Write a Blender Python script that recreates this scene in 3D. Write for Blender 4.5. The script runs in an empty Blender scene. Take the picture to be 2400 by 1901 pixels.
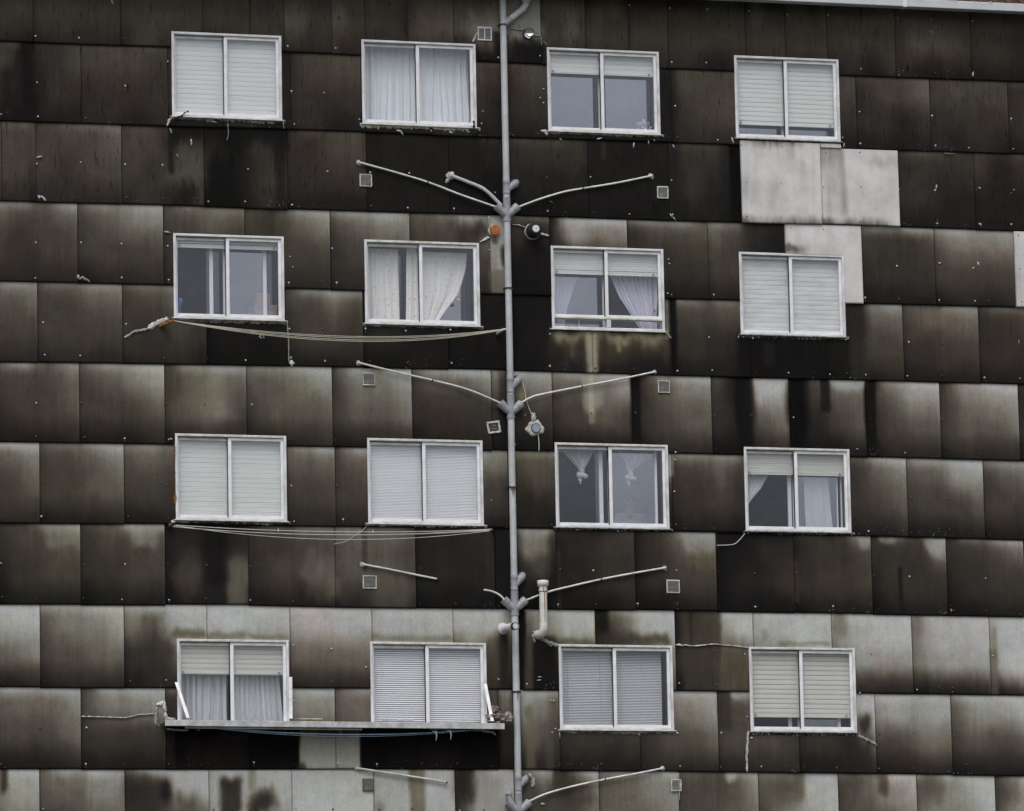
import bpy, math, random
import numpy as np
from mathutils import Vector, Matrix, noise as mnoise
R = math.radians
random.seed(7)
scene = bpy.context.scene

# ------------------------------------------------------------------ camera
ZO = 19.1                                    # height of the top window heads above the ground
YAW, PITCH, ROLL, FPX = 0.27002, 0.15956, -0.01849, 13508.8
CAM = Vector((-15.92734, -74.44772, -17.4268 + ZO))
fwd = Vector((math.sin(YAW)*math.cos(PITCH), math.cos(YAW)*math.cos(PITCH), math.sin(PITCH)))
rgt = Vector((math.cos(YAW), -math.sin(YAW), 0)); upv = rgt.cross(fwd)
r2 = rgt*math.cos(ROLL) + upv*math.sin(ROLL); u2 = -rgt*math.sin(ROLL) + upv*math.cos(ROLL)
cd = bpy.data.cameras.new('camera'); cam = bpy.data.objects.new('camera', cd)
scene.collection.objects.link(cam)
m3 = Matrix((r2, u2, -fwd)).transposed()
cam.matrix_world = Matrix.Translation(CAM) @ m3.to_4x4()
cd.sensor_width = 36; cd.sensor_fit = 'HORIZONTAL'; cd.lens = FPX/2400*36
cd.clip_start = 1; cd.clip_end = 3000
scene.camera = cam

# ------------------------------------------------------------------ light
SUN_EL, SUN_AZ = R(58), R(205)               # azimuth clockwise from +Y
w = bpy.data.worlds.new("World"); scene.world = w; w.use_nodes = True
nt = w.node_tree; bg = nt.nodes['Background']
sky = nt.nodes.new('ShaderNodeTexSky'); sky.sky_type = 'NISHITA'; sky.sun_disc = False
sky.sun_elevation = SUN_EL; sky.sun_rotation = SUN_AZ; sky.dust_density = 4.0; sky.air_density = 1.0
hs = nt.nodes.new('ShaderNodeHueSaturation'); hs.inputs['Saturation'].default_value = 0.22
nt.links.new(sky.outputs[0], hs.inputs['Color']); wtc = nt.nodes.new('ShaderNodeTexCoord'); wnz = nt.nodes.new('ShaderNodeTexNoise'); wnz.inputs['Scale'].default_value = 7; wnz.inputs['Detail'].default_value = 5
wmp = nt.nodes.new('ShaderNodeMapping'); wmp.inputs['Scale'].default_value = (1, 1, 2.4)
nt.links.new(wtc.outputs['Generated'], wmp.inputs[0]); nt.links.new(wmp.outputs[0], wnz.inputs['Vector'])
wmr = nt.nodes.new('ShaderNodeMapRange'); wmr.inputs[1].default_value = .3; wmr.inputs[2].default_value = .7; wmr.inputs[3].default_value = .68; wmr.inputs[4].default_value = 1.28
nt.links.new(wnz.outputs['Fac'], wmr.inputs[0])
wmx = nt.nodes.new('ShaderNodeMix'); wmx.data_type = 'RGBA'; wmx.blend_type = 'MULTIPLY'; wmx.inputs[0].default_value = 1   # thin and thick parts of the cloud cover
nt.links.new(hs.outputs[0], wmx.inputs[6]); nt.links.new(wmr.outputs[0], wmx.inputs[7]); nt.links.new(wmx.outputs[2], bg.inputs[0])
bg.inputs[1].default_value = 0.12
sl = bpy.data.lights.new('sun', 'SUN'); sl.energy = 0.6; sl.angle = R(35); sl.color = (1, .97, .93)
so = bpy.data.objects.new('sun', sl); scene.collection.objects.link(so)
sd = Vector((math.sin(SUN_AZ)*math.cos(SUN_EL), math.cos(SUN_AZ)*math.cos(SUN_EL), math.sin(SUN_EL)))
so.rotation_euler = sd.to_track_quat('Z', 'Y').to_euler(); so.location = (0, -30, 60)
vs = scene.view_settings; vs.view_transform = 'Standard'; vs.look = 'None'; vs.gamma = 1; vs.exposure = 0.5
ILL = 0.66                                   # share of white that a white wall shows in this light

# ------------------------------------------------------------------ measuring the facade
# the photo was rectified onto the plane of the wall: a measured spot gives its place on the wall
SC = 2.694
def W(px, py, d=0.0):
    """spot measured in the photo -> (x, z) on the plane d metres in front of the wall"""
    v = fwd + r2*((px-1200)/FPX) - u2*((py-950.5)/FPX)
    t = (-d - CAM.y)/v.y
    return CAM.x + v.x*t, CAM.z + v.z*t
def T(tile, x, y, d=0.0):
    return W(tile[0]*800 + x/SC, (0, 634, 1267)[tile[1]] + y/SC, d)
def T3(tile, x, y, d=0.0):
    a = T(tile, x, y, d); return Vector((a[0], -d, a[1]))
def behind(x, z, y):
    """same sight line, y metres behind the wall plane"""
    k = y/(-CAM.y); return x + (x-CAM.x)*k, z + (z-CAM.z)*k
TX = 0.30; TZ = 0.16

# ------------------------------------------------------------------ mesh helpers
col = scene.collection
class MB:
    def __init__(s): s.v = []; s.f = []; s.m = []; s.sm = []
    def add(s, vs_, fs, mi=0, smooth=False):
        o = len(s.v); s.v += [tuple(p) for p in vs_]
        for f in fs: s.f.append([i+o for i in f]); s.m.append(mi); s.sm.append(smooth)
    def box(s, x0, x1, y0, y1, z0, z1, mi=0, bev=0.0):
        if bev <= 0:
            s.add([(x0,y0,z0),(x1,y0,z0),(x1,y1,z0),(x0,y1,z0),(x0,y0,z1),(x1,y0,z1),(x1,y1,z1),(x0,y1,z1)],
                  [(0,3,2,1),(4,5,6,7),(0,1,5,4),(1,2,6,5),(2,3,7,6),(3,0,4,7)], mi); return
        b = bev      # chamfer on the edges that face out (-y)
        P = [(x0,y1,z0),(x1,y1,z0),(x1,y1,z1),(x0,y1,z1),
             (x0,y0+b,z0),(x1,y0+b,z0),(x1,y0+b,z1),(x0,y0+b,z1),
             (x0+b,y0,z0+b),(x1-b,y0,z0+b),(x1-b,y0,z1-b),(x0+b,y0,z1-b)]
        s.add(P, [(0,1,2,3),(0,4,5,1),(1,5,6,2),(2,6,7,3),(3,7,4,0),(4,8,9,5),(5,9,10,6),(6,10,11,7),(7,11,8,4),(8,11,10,9)], mi)
    def tube(s, pts, r, n=10, mi=0, caps=True, smooth=True):
        pts = [Vector(p) for p in pts]; rs = r if isinstance(r, (list, tuple)) else [r]*len(pts)
        V = []; F = []; up = None
        for i, p in enumerate(pts):
            a = pts[max(i-1,0)]; b = pts[min(i+1,len(pts)-1)]; t = (b-a).normalized()
            if up is None:
                up = Vector((0,1,0)) if abs(t.y) < .9 else Vector((1,0,0))
            e = (up - t*up.dot(t)).normalized(); up = e; g = t.cross(e)
            for k in range(n):
                an = 2*math.pi*k/n; V.append(p + (e*math.cos(an) + g*math.sin(an))*rs[i])
        for i in range(len(pts)-1):
            for k in range(n):
                F.append((i*n+k, i*n+(k+1)%n, (i+1)*n+(k+1)%n, (i+1)*n+k))
        s.add(V, F, mi, smooth)
        if caps:
            s.add(V[:n], [tuple(range(n))[::-1]], mi); s.add(V[-n:], [tuple(range(n))], mi)
    def grid(s, nx, ny, fn, mi=0, smooth=True):
        V = [fn(i/(nx-1), j/(ny-1)) for j in range(ny) for i in range(nx)]
        F = [(j*nx+i, j*nx+i+1, (j+1)*nx+i+1, (j+1)*nx+i) for j in range(ny-1) for i in range(nx-1)]
        s.add(V, F, mi, smooth)
    def blob(s, c, r, sc=(1,1,1), amp=.25, fr=8, mi=0, n=14, sq=None):
        c = Vector(c); V = []; F = []
        m = n//2
        for j in range(m+1):
            th = math.pi*j/m
            for i in range(n):
                ph = 2*math.pi*i/n
                d = Vector((math.sin(th)*math.cos(ph), math.sin(th)*math.sin(ph), math.cos(th)))
                k = r*(1 + amp*mnoise.noise(d*1.3*fr/8 + c*fr))
                V.append(c + Vector((d.x*sc[0], d.y*sc[1], d.z*sc[2]))*k)
        for j in range(m):
            for i in range(n): F.append((j*n+i, (j+1)*n+i, (j+1)*n+(i+1)%n, j*n+(i+1)%n))
        s.add(V, F, mi, True)
    def build(s, name, mats, parent=None, origin=None):
        me = bpy.data.meshes.new(name)
        o = Vector(origin) if origin is not None else Vector((0,0,0))
        me.from_pydata([(p[0]-o.x, p[1]-o.y, p[2]-o.z) for p in s.v], [], s.f)
        if not isinstance(mats, (list, tuple)): mats = [mats]
        for m in mats: me.materials.append(m)
        me.polygons.foreach_set('material_index', s.m); me.polygons.foreach_set('use_smooth', s.sm)
        me.update()
        ob = bpy.data.objects.new(name, me); col.objects.link(ob)
        ob.location = o
        if parent is not None: attach(ob, parent)
        return ob
def wloc(o):
    v = o.location.copy()
    while o.parent: o = o.parent; v += o.location
    return v
def attach(ob, parent):
    ob.parent = parent; ob.location = ob.location - wloc(parent)
def tag(o, label=None, cat=None, group=None, kind=None):
    if label: o['label'] = label
    if cat: o['category'] = cat
    if group: o['group'] = group
    if kind: o['kind'] = kind
    return o
def empty(name, loc, label, cat, group=None):
    e = bpy.data.objects.new(name, None); e.location = loc; e.empty_display_size = .1
    col.objects.link(e); return tag(e, label, cat, group)
def sm(t): t = min(max(t,0),1); return t*t*(3-2*t)

# ------------------------------------------------------------------ materials
def mat(name, color, rough=.6, metal=0, var=.12, scale=6, bump=0, dark=None, spec=.4, streak=False, sheen=0):
    m = bpy.data.materials.new(name); m.use_nodes = True; n = m.node_tree.nodes; l = m.node_tree.links
    b = n['Principled BSDF']; b.inputs['Roughness'].default_value = rough; b.inputs['Metallic'].default_value = metal
    b.inputs['Specular IOR Level'].default_value = spec
    tc = n.new('ShaderNodeTexCoord'); mp = n.new('ShaderNodeMapping')
    if streak: mp.inputs['Scale'].default_value = (1, 1, .12)
    l.new(tc.outputs['Object'], mp.inputs[0])
    nz = n.new('ShaderNodeTexNoise'); nz.inputs['Scale'].default_value = scale; nz.inputs['Detail'].default_value = 6
    nz.inputs['Roughness'].default_value = .65
    l.new(mp.outputs[0], nz.inputs['Vector'])
    mx = n.new('ShaderNodeMix'); mx.data_type = 'RGBA'
    c = color; d = dark if dark else tuple(x*(1-2.2*var) for x in c)
    e = tuple(min(1, x*(1+var)) for x in c)
    rp = n.new('ShaderNodeValToRGB'); rp.color_ramp.elements[0].position = .33; rp.color_ramp.elements[1].position = .62
    rp.color_ramp.elements[0].color = (*d, 1); rp.color_ramp.elements[1].color = (*e, 1)
    l.new(nz.outputs['Fac'], rp.inputs[0]); l.new(rp.outputs[0], b.inputs['Base Color'])
    if bump:
        bp = n.new('ShaderNodeBump'); bp.inputs['Strength'].default_value = bump; bp.inputs['Distance'].default_value = .01
        n2 = n.new('ShaderNodeTexNoise'); n2.inputs['Scale'].default_value = scale*8; l.new(tc.outputs['Object'], n2.inputs['Vector'])
        l.new(n2.outputs['Fac'], bp.inputs['Height']); l.new(bp.outputs[0], b.inputs['Normal'])
    return m
M = {}
M['frame'] = mat('white_frame_paint', (.67,.675,.715), .42, var=.05, scale=3.5, dark=(.47,.465,.46))
M['frame_old'] = mat('aged_frame_paint', (.60,.60,.565), .5, var=.08, scale=9, dark=(.36,.36,.31))
M['sash'] = mat('white_sash_paint', (.76,.76,.81), .40, var=.04, scale=4, dark=(.60,.60,.61))
M['rubber'] = mat('dark_gasket', (.03,.03,.035), .6)
M['pipe'] = mat('grey_pvc_pipe', (.46,.475,.50), .45, var=.06, scale=2.5, dark=(.33,.34,.35))
M['fitting'] = mat('dark_grey_pvc_fitting', (.27,.28,.31), .45, var=.1, scale=9)
M['arm'] = mat('pale_plastic_tube', (.66,.66,.64), .5, var=.08, scale=7, dark=(.40,.40,.38))
M['black'] = mat('black_plastic', (.02,.02,.022), .45)
M['mortar'] = mat('pale_mortar', (.50,.50,.49), .9, var=.2, scale=14, bump=.6, dark=(.20,.20,.19))
M['mortar2'] = mat('grey_mortar', (.34,.345,.345), .9, var=.2, scale=16, bump=.6, dark=(.10,.10,.09))
M['ledge_pale'] = mat('mossy_pale_mortar', (.30,.31,.27), .95, var=.2, scale=15, bump=.8, dark=(.10,.105,.075))
M['ledge_mid'] = mat('mossy_grey_mortar', (.18,.185,.16), .95, var=.2, scale=18, bump=.8, dark=(.035,.035,.028))
M['ledge_dark'] = mat('sooty_flaked_mortar', (.36,.36,.34), .95, var=.2, scale=34, bump=.8, dark=(.012,.012,.012))
M['ledge_dark'].node_tree.nodes['Color Ramp'].color_ramp.elements[0].position = .50
M['ledge_dark'].node_tree.nodes['Color Ramp'].color_ramp.elements[1].position = .66
M['vent'] = mat('dusty_vent_mesh', (.24,.235,.23), .8, var=.15, scale=20)
M['ventd'] = mat('dark_vent_back', (.045,.045,.048), .8)
M['ventf'] = mat('pale_vent_frame', (.60,.60,.58), .8, var=.15, scale=25, dark=(.34,.34,.32), bump=.5)
M['screw_w'] = mat('galvanised_cap', (.50,.52,.55), .35, var=.1, scale=40)
M['screw_r'] = mat('rusty_cap', (.14,.052,.04), .8, var=.3, scale=60)
M['screw_d'] = mat('dark_cap', (.05,.045,.045), .6)
M['rust'] = mat('orange_rust', (.22,.095,.03), .85, var=.3, scale=20, dark=(.07,.03,.012))
M['terracotta'] = mat('rusty_orange_disc', (.36,.115,.03), .8, var=.2, scale=18, dark=(.24,.07,.02))
M['line'] = mat('pale_line', (.42,.40,.33), .7, var=.1)
M['line2'] = mat('pale_grey_line', (.50,.49,.46), .7, var=.1)
M['line_blue'] = mat('blue_line', (.24,.36,.46), .7, var=.15)
M['chrome'] = mat('polished_metal', (.86,.87,.88), .06, 1, var=.02)
M['wpipe'] = mat('white_pvc_rust_streaked', (.62,.61,.585), .45, var=.06, scale=5, dark=(.52,.5,.45))
M['shelf'] = mat('weathered_white_metal', (.47,.475,.49), .55, var=.1, scale=6, dark=(.27,.27,.27))
M['strut'] = mat('white_bracket_paint', (.82,.83,.86), .45, var=.03, scale=8, dark=(.6,.6,.6))
M['gutter'] = mat('white_gutter_paint', (.50,.515,.55), .45, var=.04, scale=3, dark=(.44,.45,.48))
M['tile'] = mat('mossy_roof_tile', (.085,.042,.026), .9, var=.3, scale=16, bump=.6, dark=(.022,.024,.012))
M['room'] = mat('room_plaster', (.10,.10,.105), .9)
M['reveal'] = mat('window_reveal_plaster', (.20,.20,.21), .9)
M['backwall'] = mat('dark_backing_wall', (.025,.025,.025), .95)
M['blind'] = mat('white_slat_paint', (.90,.92,.93), .4, var=.02, scale=3)
M['blind_g'] = mat('grey_slat_paint', (.62,.645,.665), .4, var=.02, scale=3)
M['twig'] = mat('black_twig', (.012,.012,.012), .9)
M['debris'] = mat('broken_foam_debris', (.30,.26,.23), .95, var=.3, scale=30, bump=.8, dark=(.06,.04,.035))
M['petal'] = mat('white_petals', (.62,.64,.68), .8)
M['leaf'] = mat('plant_leaf', (.10,.14,.07), .7)
M['blue'] = mat('blue_plastic', (.06,.16,.55), .5)
M['peach'] = mat('peach_cloth', (.75,.36,.24), .8)
M['redc'] = mat('red_cloth', (.50,.10,.10), .8)
M['pink_reflection'] = mat('pinkish_reflection', (.42,.33,.30), .8)
M['inner'] = mat('inner_sash_paint', (.82,.83,.88), .4, var=.02)
M['skin'] = mat('skin', (.50,.34,.27), .6, var=.04)
M['shirt'] = mat('white_shirt', (.62,.64,.68), .85)
M['hair'] = mat('dark_hair', (.035,.028,.025), .6)
M['trouser'] = mat('dark_trousers', (.04,.045,.06), .8)
M['bluecap'] = mat('pale_blue_cap', (.24,.29,.37), .5, var=.05)
M['clad_white'] = None

def cloth(name, color, trans=.35, pattern=False, var=.05):
    m = bpy.data.materials.new(name); m.use_nodes = True; n = m.node_tree.nodes; l = m.node_tree.links
    b = n['Principled BSDF']; b.inputs['Roughness'].default_value = .9; b.inputs['Specular IOR Level'].default_value = .1
    b.inputs['Base Color'].default_value = (*color, 1)
    tc = n.new('ShaderNodeTexCoord')
    if pattern:
        vo = n.new('ShaderNodeTexVoronoi'); vo.inputs['Scale'].default_value = 14; vo.inputs['Randomness'].default_value = .35
        mp = n.new('ShaderNodeMapping'); mp.inputs['Scale'].default_value = (1,.0,.9)
        l.new(tc.outputs['Object'], mp.inputs[0]); l.new(mp.outputs[0], vo.inputs['Vector'])
        lt = n.new('ShaderNodeMapRange'); lt.inputs[1].default_value = .06; lt.inputs[2].default_value = .24
        l.new(vo.outputs['Distance'], lt.inputs[0])
        mx = n.new('ShaderNodeMix'); mx.data_type = 'RGBA'
        mx.inputs[6].default_value = (.52,.56,.64,1); mx.inputs[7].default_value = (*color,1)
        l.new(lt.outputs[0], mx.inputs[0])
        nz = n.new('ShaderNodeTexNoise'); nz.inputs['Scale'].default_value = 3.5; l.new(tc.outputs['Object'], nz.inputs['Vector'])
        mx2 = n.new('ShaderNodeMix'); mx2.data_type = 'RGBA'; mx2.blend_type = 'MULTIPLY'; mx2.inputs[0].default_value = .8
        rp = n.new('ShaderNodeValToRGB'); rp.color_ramp.elements[0].color = (1,.97,.955,1); rp.color_ramp.elements[1].color = (.97,1,.99,1)
        rp.color_ramp.elements[0].position = .4; rp.color_ramp.elements[1].position = .6
        l.new(nz.outputs['Fac'], rp.inputs[0]); l.new(mx.outputs[2], mx2.inputs[6]); l.new(rp.outputs[0], mx2.inputs[7])
        l.new(mx2.outputs[2], b.inputs['Base Color'])
    if trans > 0:
        tr = n.new('ShaderNodeBsdfTransparent'); ms = n.new('ShaderNodeMixShader'); ms.inputs[0].default_value = trans
        l.new(b.outputs[0], ms.inputs[1]); l.new(tr.outputs[0], ms.inputs[2]); l.new(ms.outputs[0], n['Material Output'].inputs[0])
    return m
M['sheer'] = cloth('sheer_blue_white_cloth', (.86,.90,.93), .05)
M['sheer_l'] = cloth('sheer_lilac_cloth', (.86,.86,.96), .14)
M['sheer_g'] = cloth('sheer_grey_cloth', (.67,.69,.71), .10)
M['veil'] = cloth('knotted_white_cloth', (.90,.93,.95), .15)
M['pattern'] = cloth('small_print_cloth', (.88,.87,.85), .02, True)

def glass(name, refl, tint=.93):
    m = bpy.data.materials.new(name); m.use_nodes = True; n = m.node_tree.nodes; l = m.node_tree.links
    n.remove(n['Principled BSDF'])
    tr = n.new('ShaderNodeBsdfTransparent'); tr.inputs[0].default_value = (tint, tint, tint*1.01, 1)
    gl = n.new('ShaderNodeBsdfGlossy'); gl.inputs['Roughness'].default_value = .02; gl.inputs['Color'].default_value = (.86,.90,1.0,1)
    ms = n.new('ShaderNodeMixShader'); tc = n.new('ShaderNodeTexCoord'); nz = n.new('ShaderNodeTexNoise')
    nz.inputs['Scale'].default_value = 1.3; nz.inputs['Detail'].default_value = 2; l.new(tc.outputs['Object'], nz.inputs['Vector'])
    mr = n.new('ShaderNodeMapRange'); mr.inputs[1].default_value = .3; mr.inputs[2].default_value = .7
    mr.inputs[3].default_value = refl*.88; mr.inputs[4].default_value = refl*1.12
    l.new(nz.outputs['Fac'], mr.inputs[0]); l.new(mr.outputs[0], ms.inputs[0])
    l.new(tr.outputs[0], ms.inputs[1]); l.new(gl.outputs[0], ms.inputs[2]); l.new(ms.outputs[0], n['Material Output'].inputs[0])
    return m
GR = 0.044
M['glass'] = glass('window_glass', GR)
M['glass_in'] = glass('inner_window_glass', GR*1.25)
M['glass_hi'] = glass('bright_inner_window_glass', GR*3.9)

def shutter_mat(name, color, perf=.5, cream=0.0, dirty=0.0):
    m = bpy.data.materials.new(name); m.use_nodes = True; n = m.node_tree.nodes; l = m.node_tree.links
    b = n['Principled BSDF']; b.inputs['Roughness'].default_value = .5; b.inputs['Specular IOR Level'].default_value = .3
    tc = n.new('ShaderNodeTexCoord'); sp = n.new('ShaderNodeSeparateXYZ'); l.new(tc.outputs['Object'], sp.inputs[0])
    def mth(op, a, bb=None):
        q = n.new('ShaderNodeMath'); q.operation = op
        for i, x in enumerate((a, bb)):
            if x is None: continue
            if isinstance(x, (int, float)): q.inputs[i].default_value = x
            else: l.new(x, q.inputs[i])
        return q.outputs[0]
    zz = mth('FRACT', mth('DIVIDE', sp.outputs['Z'], PITCHS)); xx = mth('FRACT', mth('DIVIDE', sp.outputs['X'], .036))
    zin = mth('LESS_THAN', mth('ABSOLUTE', mth('SUBTRACT', zz, .5)), .085)
    xin = mth('LESS_THAN', xx, .58)
    hole = mth('MULTIPLY', mth('MULTIPLY', zin, xin), perf)
    nz = n.new('ShaderNodeTexNoise'); nz.inputs['Scale'].default_value = 2.2; nz.inputs['Detail'].default_value = 5
    mp = n.new('ShaderNodeMapping'); mp.inputs['Scale'].default_value = (1,1,4); l.new(tc.outputs['Object'], mp.inputs[0]); l.new(mp.outputs[0], nz.inputs['Vector'])
    rp = n.new('ShaderNodeValToRGB'); k = .93 - .16*dirty
    rp.color_ramp.elements[0].color = (color[0]*k, color[1]*k, color[2]*k*.97, 1); rp.color_ramp.elements[1].color = (*color, 1)
    rp.color_ramp.elements[0].position = .30; rp.color_ramp.elements[1].position = .56
    l.new(nz.outputs['Fac'], rp.inputs[0])
    mx = n.new('ShaderNodeMix'); mx.data_type = 'RGBA'; l.new(hole, mx.inputs[0]); l.new(rp.outputs[0], mx.inputs[6])
    mx.inputs[7].default_value = (.06,.06,.055,1); l.new(mx.outputs[2], b.inputs['Base Color'])
    return m
PITCHS = .0655
M['sh_white'] = shutter_mat('white_slatted_shutter', (.80,.83,.81), .05)
M['sh_perf'] = shutter_mat('perforated_white_shutter', (.79,.82,.78), .40)
M['sh_cream'] = shutter_mat('perforated_cream_shutter', (.70,.71,.635), .65)
M['sh_dirty'] = shutter_mat('dirty_white_shutter', (.78,.80,.78), .05, dirty=1)

# ------------------------------------------------------------------ ground
g = MB(); g.add([(-900,-1400,0),(900,-1400,0),(900,700,0),(-900,700,0)], [(0,1,2,3)])
tag(g.build('ground', mat('asphalt_and_grass', (.07,.075,.06), .95, scale=.3, dark=(.04,.045,.03))), kind='structure')

# ------------------------------------------------------------------ the building
base = Vector((5.0, 0.0, 0.0))
bld = empty('apartment_building', base, 'apartment block clad in dark stained overlapping cement sheets with white sliding windows', 'building')

XL = [0, 2.63846, 5.2606, 7.95531]; XR = [1.52031, 4.24642, 6.86652, 9.47881]
ZT = [0, -2.77238, -5.49223, -8.25]; ZB = [-1.16808, -3.92238, -6.65091, -9.40682]
WIN = {(i,j): (XL[i], XR[i], ZB[j]+ZO, ZT[j]+ZO) for i in range(4) for j in range(4)}

# --- noise tools (numpy)
def vnoise(x, y, seed):
    xi = np.floor(x).astype(np.int64); yi = np.floor(y).astype(np.int64); fx = x-xi; fy = y-yi
    fx = fx*fx*(3-2*fx); fy = fy*fy*(3-2*fy)
    def h(a, b):
        n = (a*374761393 + b*668265263 + seed*1442695041) & 0x7fffffff
        n = ((n ^ (n >> 13))*1274126177) & 0x7fffffff
        return ((n ^ (n >> 16)) & 0xffff)/65535.0
    return (h(xi,yi)*(1-fx)+h(xi+1,yi)*fx)*(1-fy) + (h(xi,yi+1)*(1-fx)+h(xi+1,yi+1)*fx)*fy
def fbm(x, y, seed, o=4):
    s = 0; a = .5; t = 0
    for k in range(o): s = s + a*vnoise(x*2**k, y*2**k, seed+k*17); t += a; a *= .55
    return s/t - .5

# --- course lines, measured: (tile, x, y)
B = {1:[((0,0),0,260),((0,0),510,280),((0,0),1075,300),((0,0),2155,345),((1,0),850,388),((1,0),1290,408),((2,0),0,437),((2,0),985,480),((2,0),2155,520)],
2:[((0,0),0,765),((0,0),770,790),((0,0),2155,833),((1,0),890,868),((1,0),1300,880),((2,0),0,905),((2,0),1010,940),((2,0),2155,978)],
3:[((0,0),0,1272),((0,0),1030,1295),((0,0),2155,1335),((1,0),1030,1362),((2,0),0,1400),((2,0),880,1420),((2,0),2155,1462)],
4:[((0,1),0,70),((0,1),1090,93),((0,1),2155,127),((1,1),880,148),((1,1),1320,160),((2,1),0,183),((2,1),1025,210),((2,1),2155,235)],
5:[((0,1),0,578),((0,1),1040,592),((0,1),2155,612),((1,1),1045,632),((2,1),0,668),((2,1),1150,693),((2,1),2155,722)],
6:[((0,1),0,1083),((0,1),1100,1100),((0,1),2155,1117),((1,1),890,1135),((2,1),0,1158),((2,1),1055,1178),((2,1),2155,1207)],
7:[((0,1),0,1598),((0,1),1080,1605),((1,1),900,1628),((2,1),0,1652),((2,1),1085,1677),((2,1),2155,1705)],
8:[((0,2),0,405),((0,2),1570,410),((1,2),0,423),((1,2),1120,435),((2,2),0,445),((2,2),1200,465),((2,2),2155,482)],
9:[((0,2),0,926),((0,2),2155,934),((1,2),1135,942),((2,2),0,950),((2,2),2155,982)],
10:[((0,2),0,1448),((0,2),2155,1443),((1,2),1090,1448),((2,2),0,1460),((2,2),2155,1488)]}
BL = {}
for k, v in B.items():
    p = sorted(T(*a) for a in v); BL[k] = ([q[0] for q in p], [q[1] for q in p])
BL[0] = ([-10,20],[ZO+1.02, ZO+1.02]); BL[11] = ([-10,20],[ZO-11.06, ZO-11.06]); BL[12] = ([-10,20],[ZO-12.15, ZO-12.15])
def zb(k, x): return float(np.interp(x, BL[k][0], BL[k][1]))

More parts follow.
